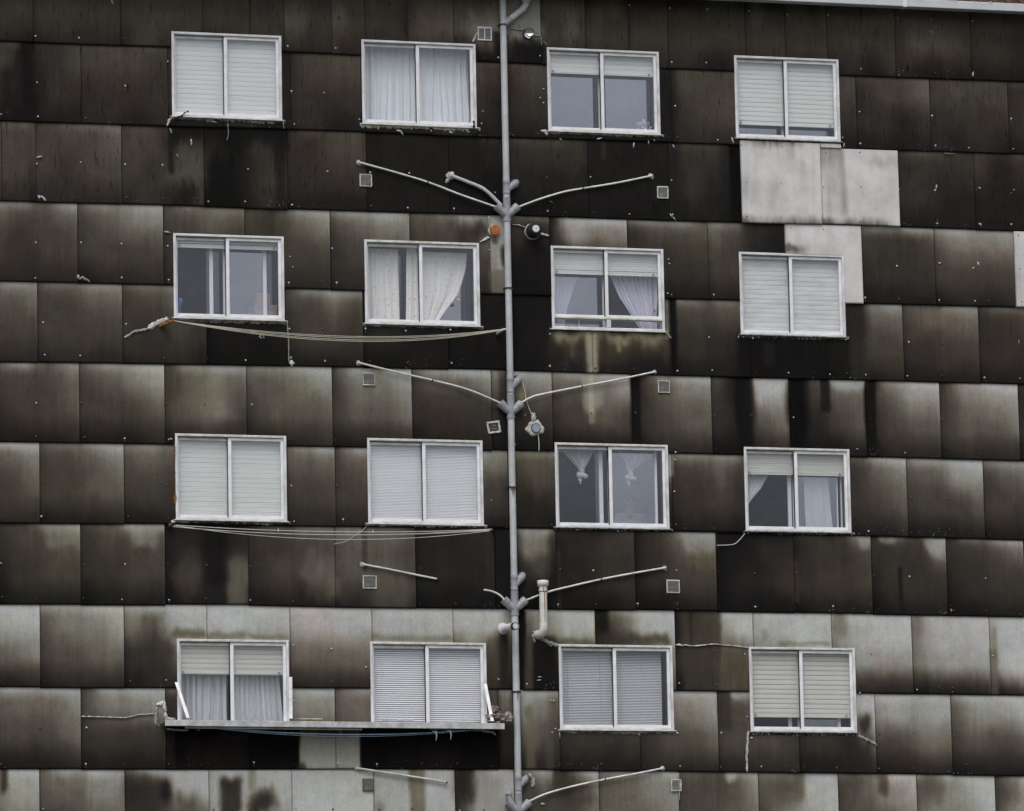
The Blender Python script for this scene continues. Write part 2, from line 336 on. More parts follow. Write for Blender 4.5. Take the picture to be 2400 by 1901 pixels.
# --- courses: list of (left joint in photo px, 16 levels of dirt and painted cushion shading: 4 columns x 4 heights, 0 black .. 9 pale)
ROW = {
1:[(-120,'4444 4444 4444 4332'),(76,'4444 4444 4444 3333'),(280,'4444 4444 4444 3433'),(473,'4444 4444 4444 3333'),(583,'4444 4444 4444 3333'),(663,'4444 4444 5544 3333'),(775,'5555 5555 5544 4333'),(853,'5555 5555 4443 3333'),(953,'5555 5555 4555 3333'),(1061,'5566 5567 5467 2122'),(1266,'5555 5555 4454 4333'),(1370,'5544 4554 4444 3333'),(1471,'4444 4444 4444 3333'),(1563,'4444 4454 4444 3323'),(1745,'4444 4544 4444 3333'),(1838,'4444 5545 4444 3333'),(1936,'4444 5555 4444 2323'),(2096,'4444 5555 4554 3222'),(2273,'4444 5555 4434 2222'),(2450,'4444 4444 4444 3333')],
2:[(-10,'4434 4234 3133 2122'),(189,'4444 4443 3333 3323'),(392,'3322 3332 3332 2222'),(520,'3332 3332 3332 3322'),(680,'3444 3444 3333 3322'),(845,'4333 4333 3333 2222'),(1010,'4444 4443 3332 3322'),(1183,'4444 3444 3333 2222'),(1380,'3333 2222 2222 2222'),(1572,'4444 4444 3443 3333'),(1790,'4444 3444 3333 2222'),(2006,'4445 3445 3323 2222'),(2179,'4444 4444 3333 3232'),(2362,'4444 3333 3333 2222')],
3:[(-190,'4444 4444 4444 3333'),(2,'5554 4444 4443 3332'),(82,'4566 4445 4344 3333'),(284,'4433 4423 4344 3314'),(477,'2122 2132 3134 1133'),(672,'3444 3344 3333 2222'),(858,'2321 2222 2222 2222'),(1051,'2233 2222 1111 1111'),(1187,'4443 3333 2222 1111'),(1377,'3222 2222 2221 2111'),(1565,'4441 3331 3321 2221'),(2105,'4543 3333 3322 2222'),(2283,'4344 4232 2222 2222'),(2450,'3333 3333 3333 2222')],
4:[(-20,'6647 5445 4344 3333'),(181,'5667 4566 4444 2333'),(382,'4555 4454 3443 3333'),(573,'4367 4356 3444 3333'),(773,'6777 4566 3444 3323'),(960,'5576 4456 3344 2223'),(1147,'9999 8899 7788 6677'),(1183,'6555 3322 1111 1111'),(1288,'2888 2766 1222 2222'),(1470,'6664 3444 3333 2222'),(1658,'6522 5421 4421 3222'),(2019,'6677 4334 3333 2222'),(2190,'7767 5666 4444 2323')],
5:[(-100,'4566 4555 4444 3333'),(87,'5566 4455 4444 3333'),(286,'5554 4454 4343 3332'),(483,'2222 2211 1111 1111'),(668,'4676 4454 3443 2222'),(850,'2222 2222 2211 1121'),(1049,'2111 2111 1111 1111'),(1188,'1111 1111 1122 1122'),(1386,'1111 1111 3333 2222'),(1574,'6554 4444 3321 2221'),(1755,'1111 1111 1112 1112'),(1934,'3356 2255 2244 1223'),(2116,'4466 4555 3344 2222'),(2294,'4566 3344 3333 2222'),(2480,'4444 4444 3333 2222')],
6:[(-15,'5746 4445 3445 2223'),(185,'5778 4567 4445 2223'),(385,'4777 4565 4564 2223'),(577,'6678 5567 4555 2234'),(778,'4788 4667 4556 2233'),(965,'5788 4556 3333 1222'),(1151,'6653 5532 3321 1111'),(1190,'8877 6666 3333 1111'),(1294,'6778 5567 3454 1111'),(1481,'2678 2566 2455 1333'),(1667,'4189 4187 3256 1123'),(1849,'1487 1455 1245 1112'),(2029,'2689 2577 2455 1333'),(2203,'3789 4677 4556 2333'),(2387,'3333 3333 3333 2222')],
7:[(-100,'7888 5556 4445 2333'),(92,'5578 4456 4455 2223'),(290,'6654 5543 4432 2222'),(490,'4444 4444 3333 2222'),(672,'5677 5555 4444 3333'),(785,'4777 4566 4444 3333'),(985,'4576 4465 3343 2222'),(1190,'6775 4443 3332 2211'),(1390,'2227 2226 2222 1111'),(1574,'6664 4453 3342 2221'),(1767,'3333 2222 2222 1111'),(1945,'3478 2356 2345 1223'),(2125,'6789 5577 4445 2223'),(2305,'6688 4566 4445 2222')],
8:[(-10,'3368 3445 2344 1222'),(188,'4487 3444 3344 1222'),(386,'1111 2212 2425 1222'),(581,'3455 3344 3435 2223'),(784,'5543 5554 5554 3323'),(973,'2222 2222 2222 1111'),(1158,'1111 1111 1111 1111'),(1197,'3774 2552 1221 1111'),(1303,'3223 2233 2233 1112'),(1487,'2367 2355 2344 1122'),(1678,'1111 1122 1223 1111'),(1860,'3337 2334 3334 1222'),(2042,'3538 3336 2333 1222'),(2218,'3567 3345 2333 1122'),(2400,'3333 3333 3333 2222')],
9:[(-100,'9999 7788 5556 2223'),(93,'7799 5667 4455 2333'),(290,'8999 6588 3366 2222'),(484,'9999 9988 5555 4444'),(679,'9999 8888 5555 3333'),(871,'9999 8888 6666 4444'),(1061,'9998 8886 4443 3222'),(1202,'3333 2222 1112 1111'),(1223,'7899 5788 2344 1122'),(1395,'3799 2588 2336 3335'),(1582,'2389 2379 3344 2222'),(1765,'8999 8898 5577 4444'),(1949,'8999 7899 5777 2333'),(2137,'7899 6889 6777 2223'),(2319,'8999 8999 7999 2333')],
10:[(-10,'8888 5556 4445 2223'),(189,'4888 4666 3333 2222'),(387,'6666 3333 2111 2222'),(585,'8888 6666 4444 4444'),(785,'5777 5544 4444 4444'),(977,'5555 4444 1111 1111'),(1166,'6666 4554 2333 1222'),(1202,'8887 5764 3543 2332'),(1310,'3333 3333 3333 2222'),(1498,'6888 5667 3445 3333'),(1682,'4864 4444 4443 3333'),(1871,'6668 5578 3336 2223'),(2051,'9988 7777 4455 2233'),(2229,'7899 5778 4445 2222')],
11:[(-100,'4688 3577 3466 3344'),(92,'5787 5566 4455 3444'),(292,'6899 3389 3345 3345'),(489,'8989 8888 7777 5555'),(683,'9999 9999 9999 5555'),(875,'8898 8898 8888 8888'),(1066,'4788 3778 3777 4777'),(1205,'5748 4536 4445 3444'),(1404,'6778 5566 5556 5555'),(1591,'5457 4446 4455 4444'),(1778,'6578 5488 4678 4677'),(1965,'7589 4567 4456 4445'),(2149,'8889 5679 6668 5666'),(2333,'4889 4789 5788 5555')],
12:[(-100,'5555 5555 4444 3333'),(292,'5555 5555 4444 3333'),(683,'5555 5555 4444 3333'),(1066,'5555 5555 4444 3333'),(1404,'5555 5555 4444 3333'),(1778,'5555 5555 4444 3333'),(2149,'5555 5555 4444 3333')],
}
GAPS = {(3,1565):1735, (4,1658):1839, (4,2190):2376}     # panels that end where a replacement sheet starts
LV = np.array([19,26,35,47,61,79,99,119,136,147])/255.0

# --- stains with a shape of their own: tile, box, softness, level, strength, hue (+ olive, - red), course
PT = [
((0,0),125,300,215,790,26,1,.8,0,2),((0,0),0,420,60,790,30,1,.6,0,2),((0,0),250,400,300,780,20,2,.5,0,2),
((0,0),1080,770,1290,880,30,.6,.85,0,3),((0,0),1295,780,1800,900,40,.7,.8,0,3),((0,0),1290,1000,1440,1310,45,.4,.8,0,3),
((0,0),1150,1150,1225,1310,30,1.2,.7,0,3),((0,0),1090,930,1280,1150,50,4.3,.7,-.15,3),((0,0),1740,800,1810,1300,20,1,.6,0,3),
((0,0),1060,830,1090,1100,12,1.2,.7,0,3),((0,0),880,1200,1150,1300,60,4,.4,0,3),
((1,0),160,830,880,1360,50,1.4,.7,-.1,3),((1,0),1560,900,2150,1390,60,1.2,.6,0,3),((1,0),1640,880,1670,1010,8,3.2,.6,.5,3),
((1,0),800,90,1000,300,50,6.6,.65,.1,1),((1,0),1090,60,1250,260,60,6.9,.75,.05,1),((1,0),1080,275,1290,410,30,1,.85,0,1),((1,0),960,200,1000,390,15,1,.7,0,1),((1,0),900,255,915,330,8,3.4,.6,-.8,1),
((2,0),305,905,372,1410,6,.2,1,0,3),((1,0),2030,440,2110,880,25,1.2,.6,0,2),
((1,0),700,1400,930,1540,50,2.3,.75,0,4),((1,0),952,1490,985,1545,8,5,.8,-1.0,4),((1,0),935,1380,1030,1500,15,7.6,.7,.1,4),((1,0),1010,1560,1060,1708,20,2.5,.8,0,4),
((1,1),935,0,1030,150,8,5.2,.8,.1,4),((1,0),390,1330,560,1450,60,4.6,.5,.6,4),
((1,1),1335,385,2040,455,34,6.4,.95,.55,5),((1,1),1335,440,2040,570,60,3.9,.6,.9,5),((1,1),1545,385,1612,650,20,7.0,.9,.5,5),((1,1),1640,450,1680,600,20,2.6,.6,.3,5),((1,1),1735,400,1765,520,10,6.4,.7,.9,5),((1,1),1440,400,1470,560,10,5,.5,.7,5),((1,1),1335,480,1400,640,20,1.5,.6,.3,5),((1,1),1790,520,2050,650,50,1.2,.7,0,5),((1,1),2040,185,2078,440,8,6,.8,0,5),((1,1),2078,185,2110,660,6,.5,.9,0,5),
((1,1),1525,645,1645,880,25,7,.75,.45,6),((1,1),1560,860,1600,965,8,6.2,.8,.7,6),((1,1),1110,750,1165,815,15,6,.7,1.2,6),((1,1),1560,650,1590,900,8,8,.6,.2,6),
((2,1),350,425,1050,690,22,.7,.9,0,5),((2,1),920,450,1040,640,30,1.2,.7,.8,5),((2,1),510,460,570,600,12,1.9,.7,0,5),((2,1),1060,200,1150,690,30,2.4,.7,.4,5),
((1,1),1830,665,1882,1160,8,.7,.9,0,6),((2,1),345,690,440,1170,22,.5,.85,.1,6),((2,1),680,700,770,1180,40,.1,.95,0,6),((2,1),872,700,928,900,12,1.2,.8,0,6),((2,1),1158,710,1215,1200,12,.7,.95,0,6),((2,1),440,690,660,760,30,8.3,.7,.15,6),((2,1),930,700,1148,740,22,8,.6,0,6),
((1,1),190,640,260,760,40,6,.5,.5,6),((0,1),1100,760,1500,900,90,5.9,.5,.35,6),
((1,1),945,1145,1060,1240,30,6,.5,.3,7),((1,1),1110,1150,1330,1400,60,4.6,.5,.6,7),((1,1),2062,1165,2092,1300,6,7,.9,0,7),((1,1),1120,1400,1340,1620,60,2,.6,.5,7),
((0,2),1430,110,1560,380,25,5.2,.8,.2,8),((0,2),1100,130,1250,330,50,4,.7,-.1,8),((0,2),1885,80,2080,300,60,5.3,.7,.1,8),((0,2),1300,0,1420,300,40,.8,.7,0,8),((0,2),1740,50,1850,200,60,4.4,.5,-.2,8),((0,2),2060,220,2140,380,25,5.4,.6,.3,8),
((0,2),290,0,500,40,25,7.6,.6,.1,8),((0,2),840,0,1000,40,25,8,.7,.1,8),
((1,2),1120,0,1300,110,40,7.4,.8,.05,8),((1,2),1200,100,1300,250,40,4.6,.6,.2,8),((1,2),1360,60,1380,420,10,3,.6,1,8),((1,2),130,0,160,200,12,3,.6,.3,8),((1,2),190,220,440,410,50,5.3,.5,.2,8),
((2,2),0,0,205,70,25,8,.8,.1,8),((2,2),20,80,200,150,25,4.6,.6,.9,8),((2,2),1110,0,1180,60,18,8,.8,0,8),((2,2),1540,0,1655,90,30,8.5,.8,.05,8),((2,2),1240,0,1350,20,15,8,.8,0,8),((2,2),860,170,1080,350,60,3.5,.5,-.6,8),((2,2),1365,170,1385,460,8,1,.7,0,8),((2,2),700,130,730,400,8,3.1,.7,-.7,8),
((1,2),1605,445,1680,600,18,1.2,.9,0,9),((1,2),1122,450,1160,930,10,.8,.95,0,9),((1,2),1160,600,1215,930,20,4,.8,.4,9),((1,2),1215,620,1365,930,20,.9,.9,0,9),((1,2),1605,590,2080,660,25,3.2,.7,.1,9),((1,2),1230,620,1600,660,20,3.4,.6,.2,9),
((0,2),880,470,1010,560,45,4.4,.7,.2,9),((0,2),900,560,1100,900,60,2.8,.6,0,9),((0,2),1085,560,1300,615,18,4.4,.8,.5,9),((0,2),1310,580,1560,615,18,4.8,.7,.5,9),((0,2),1560,600,1820,620,10,5.2,.6,.3,9),
((1,2),190,600,700,640,12,5.4,.6,.2,9),((1,2),905,600,1060,930,40,3.5,.6,.5,9),((1,2),1000,600,1050,930,18,1.6,.8,0,9),
((2,2),0,450,235,960,18,3.4,.8,.25,9),((2,2),40,450,60,650,8,2,.6,0,9),((2,2),235,690,415,960,20,4.4,.8,.6,9),((2,2),960,480,1040,600,35,5.5,.7,0,9),((2,2),1455,490,1520,640,30,5.6,.7,0,9),((2,2),1950,540,1980,760,12,6,.7,.6,9),((2,2),1940,690,1985,980,14,5,.7,.3,9),
((2,2),500,560,540,640,15,6,.6,0,9),((2,2),600,640,930,662,8,5.5,.6,0,9),((0,2),0,520,150,640,60,7.6,.5,.5,9),
((0,2),1103,1172,1890,1452,10,.35,1,-.1,10),((0,2),1170,1230,1270,1445,30,1.3,.8,-1.5,10),((0,2),1300,1230,1565,1440,40,1.5,.7,-.6,10),((0,2),1575,1210,1880,1440,20,.25,.8,0,10),((0,2),1380,1200,1570,1250,18,4,.5,-.2,10),
((0,2),1893,1150,2160,1450,5,7.4,1,.2,10),((0,2),1880,1150,2160,1222,16,3.4,.8,1.4,10),((0,2),1880,1400,1930,1450,14,3,.8,.2,10),
((1,2),-10,1150,113,1450,5,7.4,1,.2,10),((1,2),-10,1150,130,1222,16,3.4,.8,1.4,10),((1,2),121,1172,978,1452,6,.7,1,-.15,10),((1,2),125,1240,300,1440,20,.3,.8,0,10),((1,2),740,1220,970,1440,20,.4,.7,0,10),((1,2),500,1230,700,1440,60,1.6,.5,-.1,10),
((1,2),1165,1050,1215,1420,18,5,.7,.6,10),((1,2),1290,1200,1330,1430,15,4.4,.5,.3,10),((2,2),222,960,300,1200,20,2.6,.6,.5,10),((2,2),310,955,370,990,14,7.5,.8,0,10),((2,2),1100,1080,1180,1200,30,1.3,.7,0,10),((2,2),1000,1230,1225,1460,60,1.8,.6,0,10),((1,2),920,940,1000,1100,20,3.4,.6,0,10),
((0,2),1000,1520,1080,1660,28,1.6,.9,0,11),((0,2),1080,1600,1260,1708,45,4.4,.8,.1,11),((0,2),800,1500,1000,1708,60,2.2,.6,0,11),((0,2),1385,1500,1525,1740,26,2.7,.95,0,11),((0,2),1570,1590,1735,1740,40,2.7,.95,0,11),((0,2),1565,1450,1615,1580,12,6,.7,.6,11),
((1,2),430,1455,525,1740,18,5,.8,.5,11),((1,2),205,1640,260,1740,25,5,.6,.1,11),((1,2),1340,1460,1425,1600,15,3,.8,0,11),((1,2),725,1460,850,1640,45,2,.8,0,11),((1,2),1180,1560,1620,1708,60,3.4,.6,.1,11),((0,2),0,1455,40,1600,20,2,.8,0,11),
((2,2),220,1465,270,1708,20,4,.6,.2,11),((2,2),270,1465,340,1520,20,9,.7,0,11),((2,2),700,1470,770,1640,20,4.2,.6,.1,11),((2,2),1000,1500,1150,1600,60,3.5,.6,.1,11),((2,2),1230,1480,1300,1600,20,3,.6,.1,11),((2,2),1510,1500,1640,1620,50,3.8,.6,.1,11),((2,2),1985,1560,2155,1700,60,3.5,.5,.1,11),
]
PTW = []
for (t, x0, y0, x1, y1, s, lv, st, hue, row) in PT:
    if row == 8 and lv >= 7.4: lv -= 1.0; st *= .8
    if row == 8 and y0 <= 0: y0 = -110 if t[0] == 0 else -78 if t[0] == 1 else -30
    a = T(t, x0, y0); b_ = T(t, x1, y1); c = T(t, x1, y0); d_ = T(t, x0, y1)
    xm = .5*(a[0]+b_[0]); zlo, zhi = min(b_[1], d_[1]), max(a[1], c[1])
    if abs(zhi-zb(row-1, xm)) < .07: zhi += .4
    if abs(zlo-zb(row, xm)) < .07: zlo -= .4
    PTW.append((min(a[0], d_[0]), max(b_[0], c[0]), zlo, zhi, s/SC*.0058, lv, st, hue, row))

def level_field(X, Z, U, V, dig, row, seed):
    D = np.array([int(ch) for ch in dig.replace(' ', '')], float).reshape(4,4)
    wu = U + fbm(X*2.2, Z*1.6, seed)*.20 + fbm(X*9, Z*4, seed+5)*.05
    wv = V + (fbm(X*2.6, Z*2.2, seed+9)*.15 + fbm(X*10, Z*2.0, seed+3)*.08)*np.clip(V*4, .12, 1)
    cu = np.array([.03,.35,.65,.97]); cv = np.array([0,.2,.6,1.])
    def loc(a, c):
        k = np.clip(np.searchsorted(c, a)-1, 0, 2); f = np.clip((a-c[k])/(c[k+1]-c[k]), 0, 1)
        return k, f*f*(3-2*f)*.6 + f*.4
    ku, fu = loc(wu, cu); kv, fv = loc(wv, cv)
    g_ = np.clip(wv/.2, 0, 1); fv = np.where(kv == 0, 1-(1-g_)**1.9, fv)
    L = (D[kv,ku]*(1-fu)+D[kv,ku+1]*fu)*(1-fv) + (D[kv+1,ku]*(1-fu)+D[kv+1,ku+1]*fu)*fv
    a_ = 1.0 if row >= 4 else .5             # cushion shading painted in with algae and drips: pale head, dark foot and left lap
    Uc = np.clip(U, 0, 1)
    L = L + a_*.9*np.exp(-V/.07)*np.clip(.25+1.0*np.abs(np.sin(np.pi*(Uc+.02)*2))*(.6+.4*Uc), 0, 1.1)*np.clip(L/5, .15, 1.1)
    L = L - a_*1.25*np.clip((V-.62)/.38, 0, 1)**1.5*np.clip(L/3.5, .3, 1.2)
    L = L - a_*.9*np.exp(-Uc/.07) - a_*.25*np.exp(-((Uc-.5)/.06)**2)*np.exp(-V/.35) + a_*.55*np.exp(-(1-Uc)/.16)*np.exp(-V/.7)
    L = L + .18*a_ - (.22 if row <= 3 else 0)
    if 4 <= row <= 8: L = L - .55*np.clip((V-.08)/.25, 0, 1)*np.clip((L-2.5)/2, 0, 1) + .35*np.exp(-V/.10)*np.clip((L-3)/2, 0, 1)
    H = fbm(X*1.1, Z*1.1, 301)*.9
    for (x0,x1,z0,z1,s,lv,st,hue,pr) in PTW:
        if pr != row: continue
        if x1+2*s < X.min() or x0-2*s > X.max(): continue
        xx = X + fbm(X*5, Z*3, 77)*s*1.6; zz = Z + fbm(X*7, Z*2.5, 78)*s*3.0
        mx = np.clip((xx-x0)/(2*s)+.5, 0, 1)*np.clip((x1-xx)/(2*s)+.5, 0, 1)
        mz = np.clip((zz-z0)/(3*s)+.5, 0, 1)*np.clip((z1-zz)/(3*s)+.5, 0, 1)
        m = mx*mz; m = m*m*(3-2*m)*st
        L = L*(1-m) + lv*m; H = H*(1-m*min(1,abs(hue)*2)) + hue*m*1.0
    # thin vertical run-off streaks
    L = L + fbm(X*24, Z*.9, 11)*.38*np.clip(L/4, .5, 1.1) + fbm(X*3.2, Z*3.2, 21)*.6 + fbm(X*55, Z*3, 31)*.35
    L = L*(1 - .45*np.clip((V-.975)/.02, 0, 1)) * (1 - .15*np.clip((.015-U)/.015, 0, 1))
    return np.clip(L, -.3, 9.6), H

rng = np.random.default_rng(5)
allv = []; allf = []; allc = []; off = 0
screws = []                                  # (x, z, y, kind)
PAN = []
JIT = {}
def panel(row, x0, x1, dig, seed, out, wh=False, zt_=None, zb_=None):
    """one sheet: a finely divided plate that leans out at its foot, cut round the windows"""
    global off
    g0 = .0006
    step = .024
    nx = max(3, int((x1-x0)/step)+1)
    xs = np.linspace(x0+g0, x1-g0, nx)
    ztop = (lambda x: np.interp(x, *BL[row-1])) if zt_ is None else zt_
    zbot = (lambda x: np.interp(x, *BL[row])) if zb_ is None else zb_
    jz = rng.normal(0, .004)
    H = 1.09
    nz_ = 48
    wx = sorted({e for (a,b,c,d) in WIN.values() for e in (a+.004,b-.004) if x0 < e < x1})
    xs = np.array(sorted(set(list(xs)+wx)))
    zc = .5*(float(ztop(.5*(x0+x1)))+float(zbot(.5*(x0+x1))))
    zm_t = float(ztop(.5*(x0+x1))); zm_b = float(zbot(.5*(x0+x1)))
    vv = list(np.linspace(.004 if wh else -.03, 1, nz_))
    for (a,b,c,d) in WIN.values():
        for e in (c+.004, d-.004):
            q = (zm_t-e)/(zm_t-zm_b)
            if -.02 < q < .99 and not (b < x0 or a > x1): vv = [r_ for r_ in vv if abs(r_-q) > .018]; vv.append(q)
    vv = np.array(sorted(vv))
    Xg, Vg = np.meshgrid(xs, vv)
    Zt = np.interp(Xg.ravel(), *BL[row-1]).reshape(Xg.shape) if zt_ is None else np.full(Xg.shape, zm_t)
    Zb = np.interp(Xg.ravel(), *BL[row]).reshape(Xg.shape)+jz if zb_ is None else np.full(Xg.shape, zm_b)
    snap = np.zeros(Xg.shape, bool)
    Zg = Zt + (Zb-Zt)*Vg
    for (a,b,c,d) in WIN.values():           # rows that meet a window edge run level
        if b < x0 or a > x1: continue
        for e in (c+.004, d-.004):
            q = (zm_t-e)/(zm_t-zm_b); k = np.argmin(abs(vv-q))
            if abs(vv[k]-q) < 1e-9: Zg[k,:] = e
    Ug = (Xg-x0)/(x1-x0); 
    jy = rng.normal(0, .0012)
    bow = rng.uniform(.001, .004)
    Yg = -.004 - .020*np.clip(Vg, 0, 1) + jy - bow*np.sin(np.pi*np.clip(Ug,0,1))*np.sin(np.pi*np.clip(Vg,0,1)) + fbm(Xg*1.7, Zg*1.7, 55)*.004
    if wh: Yg -= .020
    if dig is None: L = np.full(Xg.shape, 9.0); Hh = np.zeros(Xg.shape)
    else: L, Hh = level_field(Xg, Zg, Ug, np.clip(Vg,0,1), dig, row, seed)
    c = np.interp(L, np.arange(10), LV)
    spk = np.clip((Vg-.72)/.25, 0, 1)*np.clip(fbm(Xg*1.3, Zg*.4, 91)*5+ .2, 0, 1)
    ny, nx = Xg.shape
    V = np.stack([Xg, Yg, Zg], -1).reshape(-1, 3)
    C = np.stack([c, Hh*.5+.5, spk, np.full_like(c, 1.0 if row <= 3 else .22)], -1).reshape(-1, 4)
    idx = np.arange(ny*nx).reshape(ny, nx)
    cx = .5*(Xg[:-1,:-1]+Xg[1:,1:]); cz = .5*(Zg[:-1,:-1]+Zg[1:,1:])
    keep = np.ones(cx.shape, bool)
    for (a,b,cc,d) in WIN.values(): keep &= ~((cx>a+.004)&(cx<b-.004)&(cz>cc+.004)&(cz<d-.004))
    F = np.stack([idx[:-1,:-1], idx[1:,:-1], idx[1:,1:], idx[:-1,1:]], -1)[keep]
    # foot and side returns
    ex = []; ec = []
    def rim(ids, dep):
        nonlocal V, C, F
        o = len(V); P = V[ids].copy(); P[:,1] += dep; V = np.vstack([V, P]); cc_ = C[ids].copy(); cc_[:,0] *= .6; C = np.vstack([C, cc_])
        f = []
        for i in range(len(ids)-1):
            mx_, mz_ = .5*(V[ids[i],0]+V[ids[i+1],0]), .5*(V[ids[i],2]+V[ids[i+1],2])
            if not any(a-.002 < mx_ < b+.002 and c_-.002 < mz_ < d+.002 for (a,b,c_,d) in WIN.values()): f.append((ids[i+1], ids[i], o+i, o+i+1))
        if not f: return
        F = np.vstack([F, np.array(f)])
    foot = idx[-1]; zf = Zg[-1]
    rim(foot, .012)
    if row <= 11: rim(idx[::-1,0], .012) ; rim(idx[:,-1], .012)
    out['v'].append(V); out['f'].append(F + out['n']); out['c'].append(C); out['n'] += len(V)
    PAN.append((row, x0, x1, zm_t, zm_b, wh, x0))

def px_at(row, px):
    zc = lambda x: .5*(zb(row-1,x)+zb(row,x))
    x = (px-400)*.0061
    for _ in range(12):
        z = zc(x); p = Vector((x,0,z))-CAM; s_ = 1200+FPX*p.dot(r2)/p.dot(fwd); x += (px-s_)*.0058
    return x
def emit(name, out, material, parent, label=None):
    V = np.vstack(out['v']).astype(np.float32); F = np.vstack(out['f']).astype(np.int32); C = np.vstack(out['c']).astype(np.float32)
    me = bpy.data.meshes.new(name)
    V = V - np.array(base, np.float32)
    me.vertices.add(len(V)); me.vertices.foreach_set('co', V.ravel())
    me.loops.add(F.size); me.loops.foreach_set('vertex_index', F.ravel())
    me.polygons.add(len(F)); me.polygons.foreach_set('loop_start', np.arange(0, F.size, 4, dtype=np.int32))
    me.update(calc_edges=True); me.validate()
    at = me.color_attributes.new('stain_shade', 'FLOAT_COLOR', 'POINT'); at.data.foreach_set('color', C.ravel())
    me.materials.append(material); me.polygons.foreach_set('use_smooth', np.ones(len(me.polygons), bool))
    ob = bpy.data.objects.new(name, me); col.objects.link(ob); ob.parent = parent
    if label: ob['label'] = label
    return ob

def clad_mat(name, gain, white=False):
    m = bpy.data.materials.new(name); m.use_nodes = True; n = m.node_tree.nodes; l = m.node_tree.links
    b = n['Principled BSDF']; b.inputs['Roughness'].default_value = .92; b.inputs['Specular IOR Level'].default_value = .04
    at = n.new('ShaderNodeAttribute'); at.attribute_name = 'stain_shade'; sp = n.new('ShaderNodeSeparateColor'); l.new(at.outputs['Color'], sp.inputs[0])
    tc = n.new('ShaderNodeTexCoord')
    def noise(scale, det, vec=(1,1,1), rough=.6):
        mp = n.new('ShaderNodeMapping'); mp.inputs['Scale'].default_value = vec; l.new(tc.outputs['Object'], mp.inputs[0])
        z = n.new('ShaderNodeTexNoise'); z.inputs['Scale'].default_value = scale; z.inputs['Detail'].default_value = det; z.inputs['Roughness'].default_value = rough
        l.new(mp.outputs[0], z.inputs['Vector']); return z.outputs['Fac']
    def mth(op, a, bb=None, cc=None):
        q = n.new('ShaderNodeMath'); q.operation = op
        for i, x in enumerate((a, bb, cc)):
            if x is None: continue
            if isinstance(x, (int, float)): q.inputs[i].default_value = x
            else: l.new(x, q.inputs[i])
        return q.outputs[0]
    c = sp.outputs[0]
    s1 = noise(30, 4, (1,1,.06)); s2 = noise(55, 5, (1,1,.7), .7); s3 = noise(6, 4)
    d = mth('ADD', mth('MULTIPLY', mth('SUBTRACT', s1, .5), .09), mth('MULTIPLY', mth('SUBTRACT', s2, .5), .32))
    d = mth('ADD', d, mth('MULTIPLY', mth('SUBTRACT', s3, .5), .20))
    dk = mth('MULTIPLY', mth('MAXIMUM', mth('SUBTRACT', noise(34, 3, (1,1,.14), .55), .60), 0.0), mth('MULTIPLY', at.outputs['Alpha'], -2.4))
    d = mth('ADD', d, dk)
    c2 = mth('MULTIPLY', c, mth('ADD', d, 1.0))
    c2 = mth('MAXIMUM', c2, .03)
    lin = mth('DIVIDE', mth('POWER', c2, 2.2), ILL)
    lin = mth('MULTIPLY', lin, gain)
    rp = n.new('ShaderNodeValToRGB'); e = rp.color_ramp.elements
    e[0].position = .08; e[0].color = (1.0,.965,.96,1); e[1].position = .56; e[1].color = (.965,1.0,.99,1)
    x = e.new(.20); x.color = (1.03,.88,.74,1); x = e.new(.34); x.color = (1.03,.955,.80,1); x = e.new(.46); x.color = (1.0,1.0,.92,1)
    l.new(c2, rp.inputs[0])
    vm = n.new('ShaderNodeMix'); vm.data_type = 'RGBA'; vm.blend_type = 'MULTIPLY'; vm.inputs[0].default_value = 1
    l.new(rp.outputs[0], vm.inputs[6]); l.new(lin, vm.inputs[7])
    hue = mth('MULTIPLY', mth('SUBTRACT', mth('ADD', sp.outputs[1], mth('MULTIPLY', mth('SUBTRACT', noise(3,3), .5), .35)), .5), 2.0)
    h1 = n.new('ShaderNodeMix'); h1.data_type = 'RGBA'; h1.blend_type = 'MULTIPLY'; h1.inputs[7].default_value = (1.06,1.0,.66,1)
    q = n.new('ShaderNodeClamp'); l.new(hue, q.inputs[0]); l.new(q.outputs[0], h1.inputs[0]); l.new(vm.outputs[2], h1.inputs[6])
    h2 = n.new('ShaderNodeMix'); h2.data_type = 'RGBA'; h2.blend_type = 'MULTIPLY'; h2.inputs[7].default_value = (1.18,.86,.80,1)
    q = n.new('ShaderNodeClamp'); l.new(mth('MULTIPLY', hue, -1.0), q.inputs[0]); l.new(q.outputs[0], h2.inputs[0]); l.new(h1.outputs[2], h2.inputs[6])
    # flecks of lichen
    vo = n.new('ShaderNodeTexVoronoi'); vo.inputs['Scale'].default_value = 26; l.new(tc.outputs['Object'], vo.inputs['Vector'])
    fl = mth('LESS_THAN', vo.outputs['Distance'], mth('MULTIPLY', sp.outputs[2], .20))
    fl = mth('MULTIPLY', fl, mth('GREATER_THAN', noise(9,2), .52))
    h3 = n.new('ShaderNodeMix'); h3.data_type = 'RGBA'; l.new(fl, h3.inputs[0]); l.new(h2.outputs[2], h3.inputs[6]); h3.inputs[7].default_value = (.19,.19,.185,1)
    l.new(h3.outputs[2], b.inputs['Base Color'])
    bp = n.new('ShaderNodeBump'); bp.inputs['Strength'].default_value = .25; bp.inputs['Distance'].default_value = .004
    l.new(noise(90, 3), bp.inputs['Height']); l.new(bp.outputs[0], b.inputs['Normal'])
    return m
M['clad'] = clad_mat('stained_fibre_cement', 1.0)

